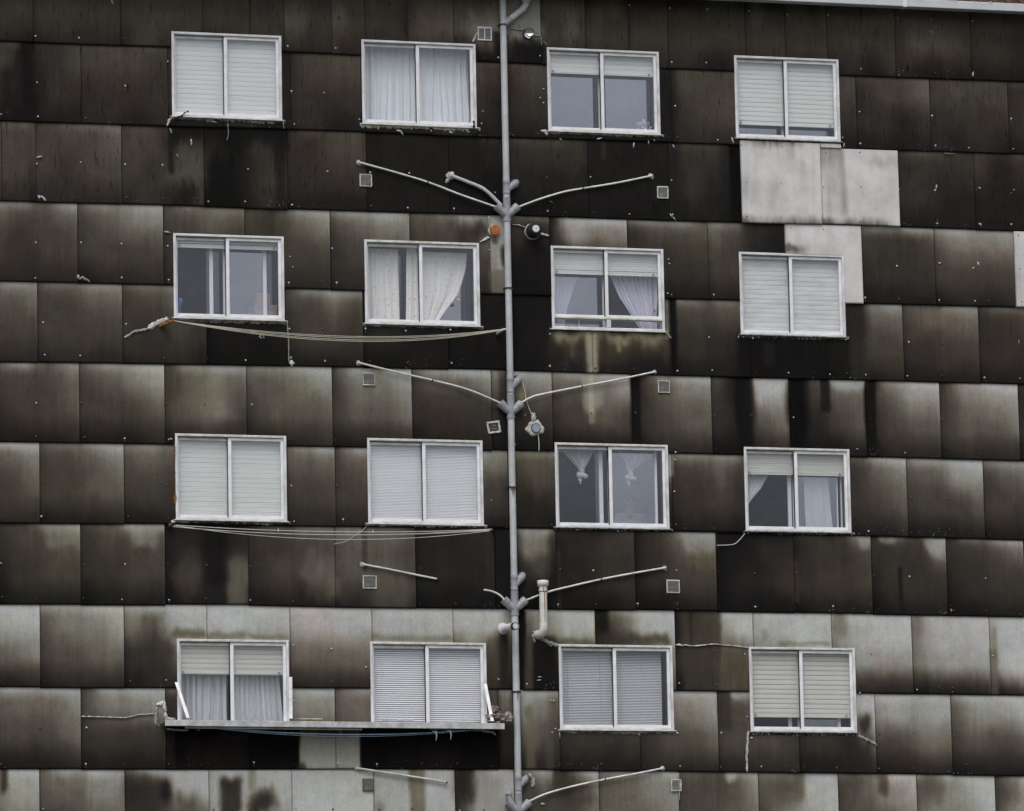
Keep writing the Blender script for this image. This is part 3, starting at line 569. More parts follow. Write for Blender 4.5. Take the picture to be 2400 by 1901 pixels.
out = {'v':[], 'f':[], 'c':[], 'n':0}
for row in ROW:                              # the courses run on past both ends of the stretch measured
    l_ = ROW[row]
    L0 = [(l_[0][0]-198*k, l_[min(k, 4)][1]) for k in (4,3,2,1)]; last = l_[-1][0]
    if row == 4: last = 2376
    R0 = [(last+198*k, l_[-1-min(k, 4)][1]) for k in (1,2,3,4)]
    ROW[row] = L0 + l_ + R0
for row, lst in ROW.items():
    for k, (px, dig) in enumerate(lst):
        x0 = px_at(row, px)
        nx_ = GAPS.get((row, px), lst[k+1][0] if k+1 < len(lst) else px+200)
        if row == 4 and px == 2190: nx_ = 2376
        x1 = px_at(row, nx_)
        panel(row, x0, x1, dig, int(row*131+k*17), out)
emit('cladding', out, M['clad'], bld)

# replacement sheets
def white_mat():
    m = mat('pale_replacement_cement', (.56,.55,.55), .75, var=.06, scale=2.6, dark=(.46,.445,.435))
    n = m.node_tree.nodes; l = m.node_tree.links; b = n['Principled BSDF']
    at = n.new('ShaderNodeAttribute'); at.attribute_name = 'stain_shade'; sp = n.new('ShaderNodeSeparateColor'); l.new(at.outputs['Color'], sp.inputs[0])
    mx = n.new('ShaderNodeMix'); mx.data_type = 'RGBA'; mx.blend_type = 'MIX'
    old = b.inputs['Base Color'].links[0].from_socket
    l.new(old, mx.inputs[6]); mx.inputs[7].default_value = (.10,.085,.078,1); l.new(sp.outputs[0], mx.inputs[0]); l.new(mx.outputs[2], b.inputs['Base Color'])
    return m
M['clad_white'] = white_mat()
def wsheet(row, pxa, pxb, stains, label):
    o = {'v':[], 'f':[], 'c':[], 'n':0}
    x0, x1 = px_at(row, pxa), px_at(row, pxb)
    sill = ZB[0]+ZO-.03
    if pxa == 1923: panel(row, x0, px_at(row, 1972), None, 1, o, wh=True, zt_=lambda x: sill, zb_=lambda x: zb(row-1, x)+.001); PAN.pop()
    panel(row, x0, x1, None, 1, o, wh=True, zt_=(lambda x: sill) if pxa == 1735 else None)
    V = np.vstack(o['v']); C = np.vstack(o['c']); o['v'] = [V]; o['f'] = [np.vstack(o['f'])]
    X, Z = V[:,0], V[:,2]; s = np.zeros(len(X)); zt_, zb2 = PAN[-1][3], PAN[-1][4]
    U = (X-x0)/(x1-x0); Vv = (zt_-Z)/(zt_-zb2)
    for (u0,u1,v0,v1,su,sv,a) in stains:
        uu = U + fbm(X*6, Z*3, 5)*.10; v_ = Vv + fbm(X*9, Z*3, 6)*.12
        m = np.clip((uu-u0)/su+.5,0,1)*np.clip((u1-uu)/su+.5,0,1)*np.clip((v_-v0)/sv+.5,0,1)*np.clip((v1-v_)/sv+.5,0,1)
        s = np.maximum(s, m*min(1, a*1.45))
    s = s*(1+fbm(X*22, Z*1.5, 8)*1.2) + np.clip(fbm(X*18, Z*1.2, 9)*.35, 0, .2) + np.clip((.012-np.minimum(U,1-U))/.012,0,1)*.25
    C[:,0] = np.clip(s, 0, .95); o['c'] = [C]
    return emit('replacement_panel', o, M['clad_white'], bld, label)
wsheet(3, 1735, 1923, [(-.1,1.1,.95,1.2,.1,.12,.75),(.1,.75,-.1,.06,.2,.10,.5),(.55,.68,-.1,.10,.06,.3,.35),(.0,.15,.45,.7,.2,.3,.25),(.35,.45,.4,.9,.1,.3,.15)], 'pale grey replacement sheet directly under the top right window')
wsheet(3, 1923, 2105, [(-.1,.9,.93,1.2,.1,.12,.75),(-.1,.31,-.1,.25,.04,.3,.38),(.22,.33,.0,.9,.05,.2,.33),(.60,1.0,.1,.22,.2,.1,.22),(.0,.3,.25,.9,.1,.3,.16)], 'pale replacement sheet with grey streaks, right of its twin under the top right window')
wsheet(4, 1839, 2019, [(-.1,.25,.27,.38,.2,.08,.75),(-.1,.03,-.1,.3,.04,.1,.2)], 'plain white replacement sheet above and beside the second window of the right column')
wsheet(4, 2376, 2560, [(-.1,.1,.5,1.2,.1,.4,.15)], 'white replacement sheet cut off by the right edge')

# --- wall behind the cladding, with the window openings, and a dark room behind each window
bw = MB()
exs = [-14, *sorted(XL+XR), 24]; ezs = [0, *sorted([z+ZO for z in ZT+ZB]), ZO+1.05]
for a in range(len(exs)-1):
    for c in range(len(ezs)-1):
        cx = .5*(exs[a]+exs[a+1]); cz = .5*(ezs[c]+ezs[c+1])
        if any(x0 < cx < x1 and z0 < cz < z1 for (x0,x1,z0,z1) in WIN.values()): continue
        bw.box(exs[a], exs[a+1], .012, .24, ezs[c], ezs[c+1])
bw.box(-14, 24, .24, 9, ZO+.75, ZO+1.05)
bw.build('backing_wall', M['backwall'], bld)

# ------------------------------------------------------------------ windows
WLAB = {
(0,0):'closed white shutter, leftmost of the top row', (1,0):'sheer bluish curtains behind both panes', (2,0):'shutter one third down over plain grey glass',
(3,0):'perforated shutter almost down, above the pale sheets', (0,1):'open inner window and hardly lowered shutter', (1,1):'patterned curtain tied back',
(2,1):'lilac-white curtains and a low fixed strip of glass', (3,1):'streaky dirty closed shutter beside the white sheet', (0,2):'closed shutter and rust along the left jamb',
(1,2):'fine bluish blinds above two clothes lines', (2,2):'two knotted white curtains', (3,2):'shutter one third down and a curtain swept to the left',
(0,3):'shutter over grey curtains, above the shelf', (1,3):'bold striped blinds, above the shelf', (2,3):'grey blinds under the bent vent pipe',
(3,3):'cream perforated shutter, lowest of the right column'}
def ring(mb, x0, x1, z0, z1, wl, wr, wb, wt, ya, yb, bev=.004, mi=0):
    mb.box(x0, x0+wl, ya, yb, z0, z1, mi, bev); mb.box(x1-wr, x1, ya, yb, z0, z1, mi, bev)
    mb.box(x0+wl, x1-wr, ya+.001, yb, z1-wt, z1, mi, bev); mb.box(x0+wl, x1-wr, ya+.001, yb, z0, z0+wb, mi, bev)
def shutter(win, x0, x1, z1, z0, m, parent, y=.085):
    y_ = y
    """roller shutter of curved slats from z1 down to z0"""
    s = MB(); p = PITCHS; zz = z0 + .055
    k0 = math.floor((z1-wloc(parent).z)/p)
    def sl(za, zc):
        y = y_+random.gauss(0,.0006)
        pr = [(0,0),(.07,-.0024),(.5,-.0036),(.93,-.0024),(1,0)]
        V = []
        for (t, d) in pr: V += [(x0, y+d, za+(zc-za)*t), (x1, y+d, za+(zc-za)*t)]
        s.add(V, [(2*i, 2*i+1, 2*i+3, 2*i+2) for i in range(4)], 0, False)
        s.add([(x0,y,zc),(x1,y,zc),(x1,y+.004,zc),(x0,y+.004,zc)], [(0,1,2,3)])
    za = z1
    while za - p > zz: sl(za-p, za-.0015); za -= p
    if za - zz > .01: sl(zz, za-.0015)
    s.box(x0, x1, y-.010, y+.006, z0, zz-.002, 0, .003)
    for f in (.06, .93):
        xk = x0+(x1-x0)*f; s.box(xk-.012, xk+.012, y-.022, y-.0102, z0+.016, z0+.042, 1)
    o = s.build('roller_shutter', [m, M['fitting']], parent, origin=(x0, y, (z1+z0)/2))
    return o
def inner_sash(x0, x1, z0, z1, parent, ua, ub, gm, y=.17, stile=.05, left=False, right=True):
    """sliding inner window: glass from ua to ub of the opening with a white stile at its edge"""
    w_ = x1-x0
    a = behind(x0+ua*w_, z0, y); b = behind(x0+ub*w_, z1, y)
    s = MB()
    if right: s.box(b[0]-stile, b[0], y, y+.035, a[1]-.10, b[1]+.06, 0, .003)
    if left: s.box(a[0], a[0]+stile, y, y+.035, a[1]-.10, b[1]+.06, 0, .003)
    s.box(a[0]+(stile if left else 0), b[0]-(stile if right else 0), y+.002, y+.033, a[1]-.10, a[1]-.05, 0, .003)
    so_ = s.build('inner_sash', M['inner'], parent, origin=(b[0], y, z0))
    q = MB(); q.box(a[0]+(stile if left else 0), b[0]-(stile if right else 0), y+.016, y+.020, a[1]-.05, b[1]+.06)
    q.build('inner_glass', gm, parent, origin=(a[0], y, z0))
def lumpy_ledge(x0, x1, z, h, m, parent, dep=.045, seed=0):
    nx_ = int((x1-x0)/.012)+2
    prof = [(0.012,-.30),(-.6,-.28),(-1,.05),(-.92,.55),(-.55,.95),(.0,1.0)]
    def fn(u, v):
        i = v*(len(prof)-1); a = prof[int(min(i, len(prof)-1))]
        x = x0+(x1-x0)*u
        n1 = mnoise.noise(Vector((x*9, v*3, seed))) ; n2 = mnoise.noise(Vector((x*32, v*6, seed+3))); n3 = mnoise.noise(Vector((x*3, 1, seed+9)))
        dd = dep*(1+.30*n1+.28*n2); hh = h*(1+.5*n3*v+.30*n1*v+.45*n2*v)
        return (x, a[0]*dd if a[0] < 0 else .012, z + .02 - hh*max(0,a[1]) + (0 if a[1] > 0 else .01) )
    s = MB(); s.grid(nx_, len(prof), fn, smooth=False)
    return s.build('mortar_ledge', m, parent, origin=(.5*(x0+x1), 0, z))

def blinds(name, x0, x1, z0, z1, pitch, tilt, m, y, label, group, chord=1.05, cords=()):
    root = empty(name, (.5*(x0+x1), y, z0), label, 'venetian blind', group)
    s = MB(); h = pitch*chord/2; z = z0+.03; n_ = 0
    while z < z1-.03:
        tj = tilt+random.gauss(0,.035); dz = h*math.sin(tj); dy = h*math.cos(tj)
        s.add([(x0,y-dy,z-dz),(x1,y-dy,z-dz),(x1,y,z+.0012),(x0,y,z+.0012),(x0,y+dy,z+dz),(x1,y+dy,z+dz)], [(0,1,3,2)[::1] if 0 else (0,1,2,3),(3,2,5,4)], 0, False)
        z += pitch
    s.build('slats', m, root, origin=(.5*(x0+x1), y, z0))
    s = MB(); s.box(x0, x1, y-.015, y+.015, z0, z0+.016, 0, .003); s.build('bottom_rail', m, root, origin=(.5*(x0+x1), y, z0))
    for c in cords:
        xc = x0+(x1-x0)*c; s = MB(); s.tube([(xc, y-pitch*.6, z0), (xc, y-pitch*.6, z1)], .0022, 5); s.build('cord', M['line2'], root, origin=(xc, y, z0))
    return root
def curtain(label, win, edges, folds, m, y=.24, amp=.03, name='curtain', cat='curtain', group=None, seed=0, nu=120, nv=26):
    """cloth between left and right edge curves, given as (v, u_left, u_right) on the window opening"""
    x0, x1, z0, z1 = WIN[win]; w_ = x1-x0; h_ = z1-z0
    vs_ = [e[0] for e in edges]; ul = [e[1] for e in edges]; ur = [e[2] for e in edges]
    s = MB()
    def fn(a, b):
        v = vs_[0]+(vs_[-1]-vs_[0])*b; l_ = float(np.interp(v, vs_, ul)); r_ = float(np.interp(v, vs_, ur))
        ww = (r_-l_)*w_
        ph = a*folds*2*math.pi + 1.3*mnoise.noise(Vector((a*3, b*1.2, seed)))*2.2
        am = amp*min(1, .35+ww/.5)*(.75+.5*mnoise.noise(Vector((a*4, 7, seed))))
        dy = am*math.sin(ph) + am*.4*math.sin(2.3*ph+1)
        X, Z = behind(x0+(l_+(r_-l_)*a)*w_, z1-v*h_, y)
        return (X, y+dy, Z)
    s.grid(nu, nv, fn)
    X, Z = behind(x0+.5*(ul[0]+ur[0])*w_, z1-vs_[0]*h_, y)
    o = s.build(name, m, None, origin=(X, y, Z)); tag(o, label, cat, group); return o

wob = {}
for (i, j), (x0, x1, z0, z1) in WIN.items():
    w_ = x1-x0; c = (.5*(x0+x1), 0, z0)
    low = (i, j) == (2,1)
    zb_ = z0 + (z1-z0)*.152 if low else z0
    f = MB(); FW = .034
    old = j >= 2 or (i,j) in ((1,1),)
    # fixed outer frame
    f.box(x0, x0+FW, -.034, .10, z0, z1, 0, .004); f.box(x1-FW, x1, -.034, .10, z0, z1, 0, .004)
    f.box(x0+FW, x1-FW, -.032, .10, z1-.032, z1, 1 if old else 0, .004)
    f.box(x0+FW, x1-FW, -.036, .10, z0, z0+.030, 0, .004)
    f.box(x0+FW, x1-FW, .0, .012, z0+.030, z0+.040, 0)
    if low:
        f.box(x0+FW, x1-FW, -.033, .08, zb_-.026, zb_, 1, .004)
        f.box(x0+w_*.485, x0+w_*.52, -.030, .06, z0+.036, zb_-.026, 0, .003)
    wo = f.build('window', [M['frame'], M['frame_old']], bld, origin=c); wo['label'] = 'white sliding window with ' + WLAB[(i,j)]
    wob[(i,j)] = wo
    b0 = zb_ + (.0 if low else .033); t0 = z1-.032
    mid = x0 + w_*.493
    # rear (left) sash and front (right) sash
    s = MB(); ring(s, x0+FW, mid+.035, b0, t0-.012, .034, .036, .040, .036, .034, .060); s.build('sash', M['sash'], wo, origin=(.5*(x0+mid), 0, b0))
    q = MB(); q.box(x0+FW+.032, mid+.001, .046, .050, b0+.038, t0-.046); q.build('glass_pane', M['glass'], wo, origin=(.5*(x0+mid), 0, b0))
    s = MB(); ring(s, mid-.024, x1-FW, b0, t0-.002, .047, .040, .040, .042, -.006, .022); s.build('sash', M['sash'], wo, origin=(.5*(x1+mid), 0, b0))
    q = MB(); q.box(mid+.021, x1-FW-.038, .006, .010, b0+.038, t0-.042); q.build('glass_pane', M['glass'], wo, origin=(.5*(x1+mid), 0, b0))
    s = MB(); s.box(mid-.031, mid-.0245, .0, .032, b0+.02, t0-.006); s.build('seal_strip', M['rubber'], wo, origin=(mid, 0, b0))
    if low:
        q = MB(); q.box(x0+FW, x0+w_*.485, .010, .014, z0+.036, zb_-.026); q.build('glass_pane', M['glass'], wo, origin=c)
        q = MB(); q.box(x0+w_*.52, x1-FW, .010, .014, z0+.036, zb_-.026); q.build('glass_pane', M['glass'], wo, origin=c)
    # reveal and room
    s = MB()
    for (a, b_) in ((x0-.01, x0+.012), (x1-.012, x1+.01)): s.box(a, b_, .10, .30, z0, z1)
    s.box(x0+.012, x1-.012, .10, .30, z1-.012, z1+.01); s.box(x0+.012, x1-.012, .10, .30, z0-.01, z0+.012)
    s.build('reveal', M['reveal'], wo, origin=c)
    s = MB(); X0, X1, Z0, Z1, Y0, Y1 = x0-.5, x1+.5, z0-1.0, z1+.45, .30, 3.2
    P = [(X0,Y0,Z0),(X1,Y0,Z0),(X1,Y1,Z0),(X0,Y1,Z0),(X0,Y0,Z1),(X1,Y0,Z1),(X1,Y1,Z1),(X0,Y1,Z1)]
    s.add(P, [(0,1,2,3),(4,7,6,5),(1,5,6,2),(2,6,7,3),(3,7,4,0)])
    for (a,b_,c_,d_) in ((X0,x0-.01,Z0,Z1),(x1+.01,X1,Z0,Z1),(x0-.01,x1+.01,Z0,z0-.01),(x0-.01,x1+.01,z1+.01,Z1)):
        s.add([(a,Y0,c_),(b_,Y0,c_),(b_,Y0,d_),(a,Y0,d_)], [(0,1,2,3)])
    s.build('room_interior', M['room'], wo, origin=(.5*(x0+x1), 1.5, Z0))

SH = {(0,0):(1.0,'sh_white'),(2,0):(.305,'sh_perf'),(3,0):(.835,'sh_perf'),(0,1):(.165,'sh_white'),(2,1):(.335,'sh_perf'),(3,1):(1.0,'sh_dirty'),
      (0,2):(1.0,'sh_perf'),(3,2):(.325,'sh_cream'),(0,3):(.405,'sh_cream'),(3,3):(.83,'sh_cream')}
for k, (v, m) in SH.items():
    x0, x1, z0, z1 = WIN[k]; h_ = z1-z0
    zz = behind(x0, z1-v*h_, .085)[1] if v < 1 else z0+.03
    shutter(k, x0+.015, x1-.012, z1+.02, zz, M[m], wob[k])
LED = {(0,0):('ledge_mid',.065),(1,0):('ledge_pale',.075),(2,0):('ledge_mid',.065),(3,0):('ledge_dark',.035),(0,1):('ledge_mid',.065),(1,1):('ledge_mid',.05),
       (2,1):('ledge_pale',.02),(3,1):('ledge_dark',.06),(0,2):('ledge_mid',.055),(1,2):('ledge_pale',.045),(2,2):('ledge_dark',.05),(3,2):('ledge_dark',.055),
       (2,3):('ledge_mid',.06),(3,3):('ledge_dark',.06)}
for n_, (k, (m, h)) in enumerate(LED.items()):
    x0, x1, z0, z1 = WIN[k]
    lumpy_ledge(x0-.04, x1+.045, z0-.022, h*.78, M[m], wob[k], seed=n_*3.1, dep=.034)
    s = MB(); s.box(x0-.02, x1+.02, -.050, .012, z0-.014, z0-.001, 0, .003); s.build('sill', M['mortar2'] if m == 'ledge_dark' else M['frame_old'], wob[k], origin=(x0, -.03, z0))

# inner sliding windows
I = inner_sash
def win(i,j): x0,x1,z0,z1 = WIN[(i,j)]; return (x0,x1,z0,z1,wob[(i,j)])
I(*win(2,0), .02, .445, M['glass_hi'], right=False); I(*win(2,0), .455, .485, M['glass_in'], stile=.045)
I(*win(2,0), .52, .915, M['glass_hi'], right=False)
I(*win(3,0), .02, .41, M['glass_hi'], right=False); I(*win(3,0), .44, .475, M['glass_in'], stile=.05); I(*win(3,0), .52, .90, M['glass_hi'], right=False)
I(*win(0,1), .30, .36, M['glass_in']); I(*win(0,1), .362, .425, M['glass_in'], right=False, y=.19); I(*win(0,1), .44, .47, M['glass_in'], stile=.028)
I(*win(0,1), .50, .845, M['glass_hi']); I(*win(0,1), .85, .90, M['glass_in'], right=False, y=.19)
I(*win(2,1), .02, .425, M['glass_hi'], right=False); I(*win(2,1), .44, .475, M['glass_in'], stile=.03)
I(*win(1,1), .02, .415, M['glass_in'], right=False, y=.34); I(*win(1,1), .52, .92, M['glass_hi'], right=False, y=.34)
I(*win(2,2), .36, .425, M['glass_in'], stile=.055); I(*win(2,2), .45, .475, M['glass_in'], stile=.012); I(*win(2,2), .49, .905, M['glass_hi'], stile=.035, y=.13)
I(*win(3,2), .40, .445, M['glass_in'], stile=.05); I(*win(3,2), .45, .483, M['glass_in'], stile=.038, y=.19); I(*win(3,2), .51, .885, M['glass_hi'], stile=.012, y=.13); I(*win(3,2), .89, .925, M['glass_in'], stile=.02)
I(*win(3,3), .36, .395, M['glass_in'], stile=.05); I(*win(3,3), .445, .47, M['glass_in'], stile=.03); I(*win(3,3), .51, .855, M['glass_hi'], stile=.045)
I(*win(2,3), .51, .90, M['glass_in'], right=False, y=.30)

# blinds
x0,x1,z0,z1 = WIN[(1,2)]; blinds('venetian_blind', x0+.03, x1-.05, z0+.075, z1-.01, .0205, R(60), M['blind'], .085, 'nearly closed bluish white blind with fine slats, above the clothes lines', 'venetian blinds', 1.08)
x0,x1,z0,z1 = WIN[(1,3)]; blinds('venetian_blind', x0+.03, x1-.02, z0+.055, z1-.005, .0285, R(62), M['blind'], .10, 'white blind with bold dark gaps between its slats, above the shelf', 'venetian blinds', .84)
x0,x1,z0,z1 = WIN[(2,3)]; blinds('venetian_blind', x0+.03, x1-.125, z0+.04, z1-.005, .0215, R(60), M['blind_g'], .11, 'grey blue blind with two cords, under the bent vent pipe', 'venetian blinds', .80, cords=(.085,.40,.60,.95))

# curtains
curtain('pair of sheer bluish curtains, left one behind the left pane', (1,0), [(.03,.03,.475),(1.,.03,.475)], 7, M['sheer'], seed=1, amp=.022, group='sheer bluish curtains')
curtain('sheer bluish curtain behind the right pane of the second top window', (1,0), [(.05,.50,.93),(1.,.50,.95)], 7, M['sheer'], seed=4, amp=.022, group='sheer bluish curtains')
curtain('small patterned curtain panel hanging straight at the left', (1,1), [(.10,.02,.295),(1.,.02,.30)], 5, M['pattern'], seed=2, amp=.012, y=.22)
curtain('narrow patterned curtain panel beside the window mullion', (1,1), [(.08,.37,.47),(1.,.355,.475)], 2, M['pattern'], seed=5, amp=.015, y=.20)
curtain('wide patterned curtain pulled aside by a peach tie', (1,1), [(.12,.50,.90),(.31,.50,.885),(.62,.50,.82),(.70,.50,.775),(.91,.50,.655),(1.0,.50,.62)], 3, M['pattern'], seed=9, amp=.008, y=.20)
curtain('lilac white curtain hanging behind the left pane', (2,1), [(.20,.03,.28),(.33,.03,.245),(.76,.03,.135),(1.,.03,.11)], 5, M['sheer_l'], seed=3, amp=.03, group='lilac white curtains')
curtain('wide lilac white curtain swept right and gathered with a red tie', (2,1), [(.22,.50,.96),(.36,.525,.95),(.60,.60,.95),(.80,.70,.93),(1.,.80,.93)], 9, M['sheer_l'], seed=6, amp=.035, group='lilac white curtains')
curtain('white curtain swept up to the left jamb in a curve', (3,2), [(.22,.06,.26),(.36,.03,.215),(.50,.02,.15),(.60,.02,.085),(.68,.02,.035)], 4.5, M['sheer'], seed=8, amp=.03, y=.20)
curtain('straight white curtain behind the right pane below the cream shutter', (3,2), [(.20,.565,.80),(1.,.575,.83)], 3, M['sheer'], seed=12, amp=.02, y=.20)
curtain('grey white curtain of deep folds behind the left pane above the shelf', (0,3), [(.2,.02,.44),(1.,.02,.44)], 6, M['sheer_g'], seed=15, amp=.05, y=.22, group='grey white curtains above the shelf')
curtain('grey white curtain with fine folds behind the right pane above the shelf', (0,3), [(.2,.50,.90),(1.,.50,.95)], 9, M['sheer_g'], seed=16, amp=.03, y=.22, group='grey white curtains above the shelf')
for (ua, ub, uk, vk, lab) in ((.085,.345,.235,.38,'white curtain knotted at its end, hanging before the dark left pane'), (.57,.83,.665,.40,'white curtain knotted at its end, hanging behind the misty right pane')):
    x0,x1,z0,z1 = WIN[(2,2)]; w_ = x1-x0; h_ = z1-z0; y = .24
    c = curtain(lab, (2,2), [(.06,ua-.03,ub+.04),(.11,ua,ub),(.20,ua+.06,ub-.035),(.29,uk-.028,uk+.035),(.33,uk-.018,uk+.022)], 4, M['veil'], seed=20+uk, amp=.03, y=y, group='knotted white curtains', name='knotted_curtain')
    X, Z = behind(x0+uk*w_, z1-vk*h_, y); s = MB()
    s.blob((X-.045, y-.015, Z+.005), .036, (1,.8,1.1), .5); s.blob((X+.045, y-.02, Z-.01), .040, (1.1,.8,.9), .5); s.blob((X, y-.03, Z-.005), .038, (1.2,.8,.8), .5)
    s.blob((X+.008, y-.015, Z+.055), .040, (1,.8,1.3), .4); s.blob((X-.02, y, Z-.055), .028, (1.2,.7,1), .6); s.tube([(X-.01,y,Z-.05),(X-.02,y-.01,Z-.12)], [.012,.008], 6)
    k = s.build('knot', M['shirt'] if ua < .4 else M['veil'], c, origin=(X, y, Z))
# curtain pole / slanting valance
x0,x1,z0,z1 = WIN[(2,2)]; s = MB(); y = .26
a = behind(x0+.03, z1-.075*(z1-z0), y); b = behind(x1-.05, z1-.060*(z1-z0), y)
s.add([(a[0],y,a[1]+.10),(b[0],y,b[1]+.05),(b[0],y,b[1]-.01),(a[0],y,a[1]-.04),(a[0],y+.02,a[1]+.10),(b[0],y+.02,b[1]+.05),(b[0],y+.02,b[1]-.01),(a[0],y+.02,a[1]-.04)], [(0,1,2,3)[::-1],(4,5,6,7),(3,2,6,7),(0,1,5,4)])
tag(s.build('valance', M['sheer_g'], None, origin=(a[0],y,a[1])), 'slanting pale valance strip above the two knotted curtains', 'valance')
# ties
def spot(name, win_, u, v, y, r, m, label, cat, sc=(1,.7,1)):
    x0,x1,z0,z1 = WIN[win_]; X, Z = behind(x0+u*(x1-x0), z1-v*(z1-z0), y); s = MB()
    for k in range(6):
        an = k*math.pi/3; s.blob((X+r*.6*math.cos(an), y, Z+r*.6*math.sin(an)), r*.5, sc, .3, n=8)
    s.blob((X, y-r*.3, Z), r*.5, sc, .3, n=8)
    return tag(s.build(name, m, None, origin=(X,y,Z)), label, cat)
spot('curtain_tie', (1,1), .82, .69, .17, .028, M['peach'], 'peach flower tie holding the patterned curtain aside', 'curtain tie')
spot('curtain_tie', (2,1), .915, .745, .19, .018, M['redc'], 'small red tie on the lilac white curtain', 'curtain tie')
x0,x1,z0,z1 = WIN[(0,1)]; X, Z = behind(x0+.06*(x1-x0), z1-.80*(z1-z0), .3); s = MB()
s.blob((X,.3,Z),.042,(1,.8,1.1),.3); s.blob((X-.02,.3,Z-.05),.03,(1,.8,1),.3); s.tube([(X,.3,Z-.06),(X,.3,z0-.3)],.012,6)
tag(s.build('blue_toy', M['blue'], None, origin=(X,.3,Z)), 'small blue toy windmill behind the dark glass at lower left', 'toy')
s = MB(); a = behind(x0+.72*(x1-x0), z0, .5); b = behind(x0+.93*(x1-x0), z1-.70*(z1-z0), .5)  # solid shapes that stand in for a pinkish orange reflection in the pane
s.box(a[0], b[0], .45, .8, a[1]-.3, a[1]+.21, 0, .01); s.box(a[0]+.02, b[0]-.03, .448, .452, a[1]+.02, a[1]+.12, 1); s.box(a[0]+.05,b[0]-.08,.5,.75,a[1]+.211,b[1]+.03,1,.01)
tag(s.build('reflection_boxes', [M['pink_reflection'], M['peach']], None, origin=(a[0],.6,a[1])), 'pinkish boxes standing in for a reflection low in the pane with the hardly lowered shutter', 'reflection shape')
# flowers in the lower right corner of the third top window
x0,x1,z0,z1 = WIN[(2,0)]; root = empty('potted_flowers', (*behind(x0+.85*(x1-x0), 0, .22)[:1], .24, z0+.02), 'potted white flowers in the lower right corner behind the grey glass', 'potted plant')
X = root.location.x; s = MB(); s.tube([(X,.24,z0+.02),(X,.24,z0+.10)], [.05,.065], 14); s.build('pot', M['terracotta'], root, origin=(X,.24,z0+.02))
s = MB(); random.seed(3)
for k in range(16):
    px_, pz_ = random.uniform(-.14,.12), random.uniform(.10,.22)*(1 if k%3 else 1.15); s.blob((X+px_, .22+random.uniform(-.03,.03), z0+pz_), random.uniform(.012,.026), (1.2,.6,1), .7, n=8)
s.build('petals', M['petal'], root, origin=(X,.24,z0+.14))
s = MB()
for k in range(9): s.tube([(X,.25,z0+.08),(X+random.uniform(-.08,.08),.25,z0+.15),(X+random.uniform(-.14,.13),.24,z0+random.uniform(.12,.2))],.003,4)
s.build('stems', M['leaf'], root, origin=(X,.24,z0+.14))
# little figurine on the sill of the third window, second row
x0,x1,z0,z1 = WIN[(2,1)]; s = MB(); X = behind(x0+.24*(x1-x0), 0, .15)[0]
s.tube([(X,.15,z0+.03),(X,.15,z0+.10),(X+.01,.15,z0+.17)], [.012,.006,.004], 7); s.blob((X+.03,.15,z0+.06),.028,(1.2,.8,.6),.4); s.blob((X+.22,.16,z0+.045),.03,(3.2,1,.55),.5)
tag(s.build('sill_ornament', M['petal'], None, origin=(X,.15,z0)), 'small white ornament on the sill behind the low fixed pane', 'ornament')

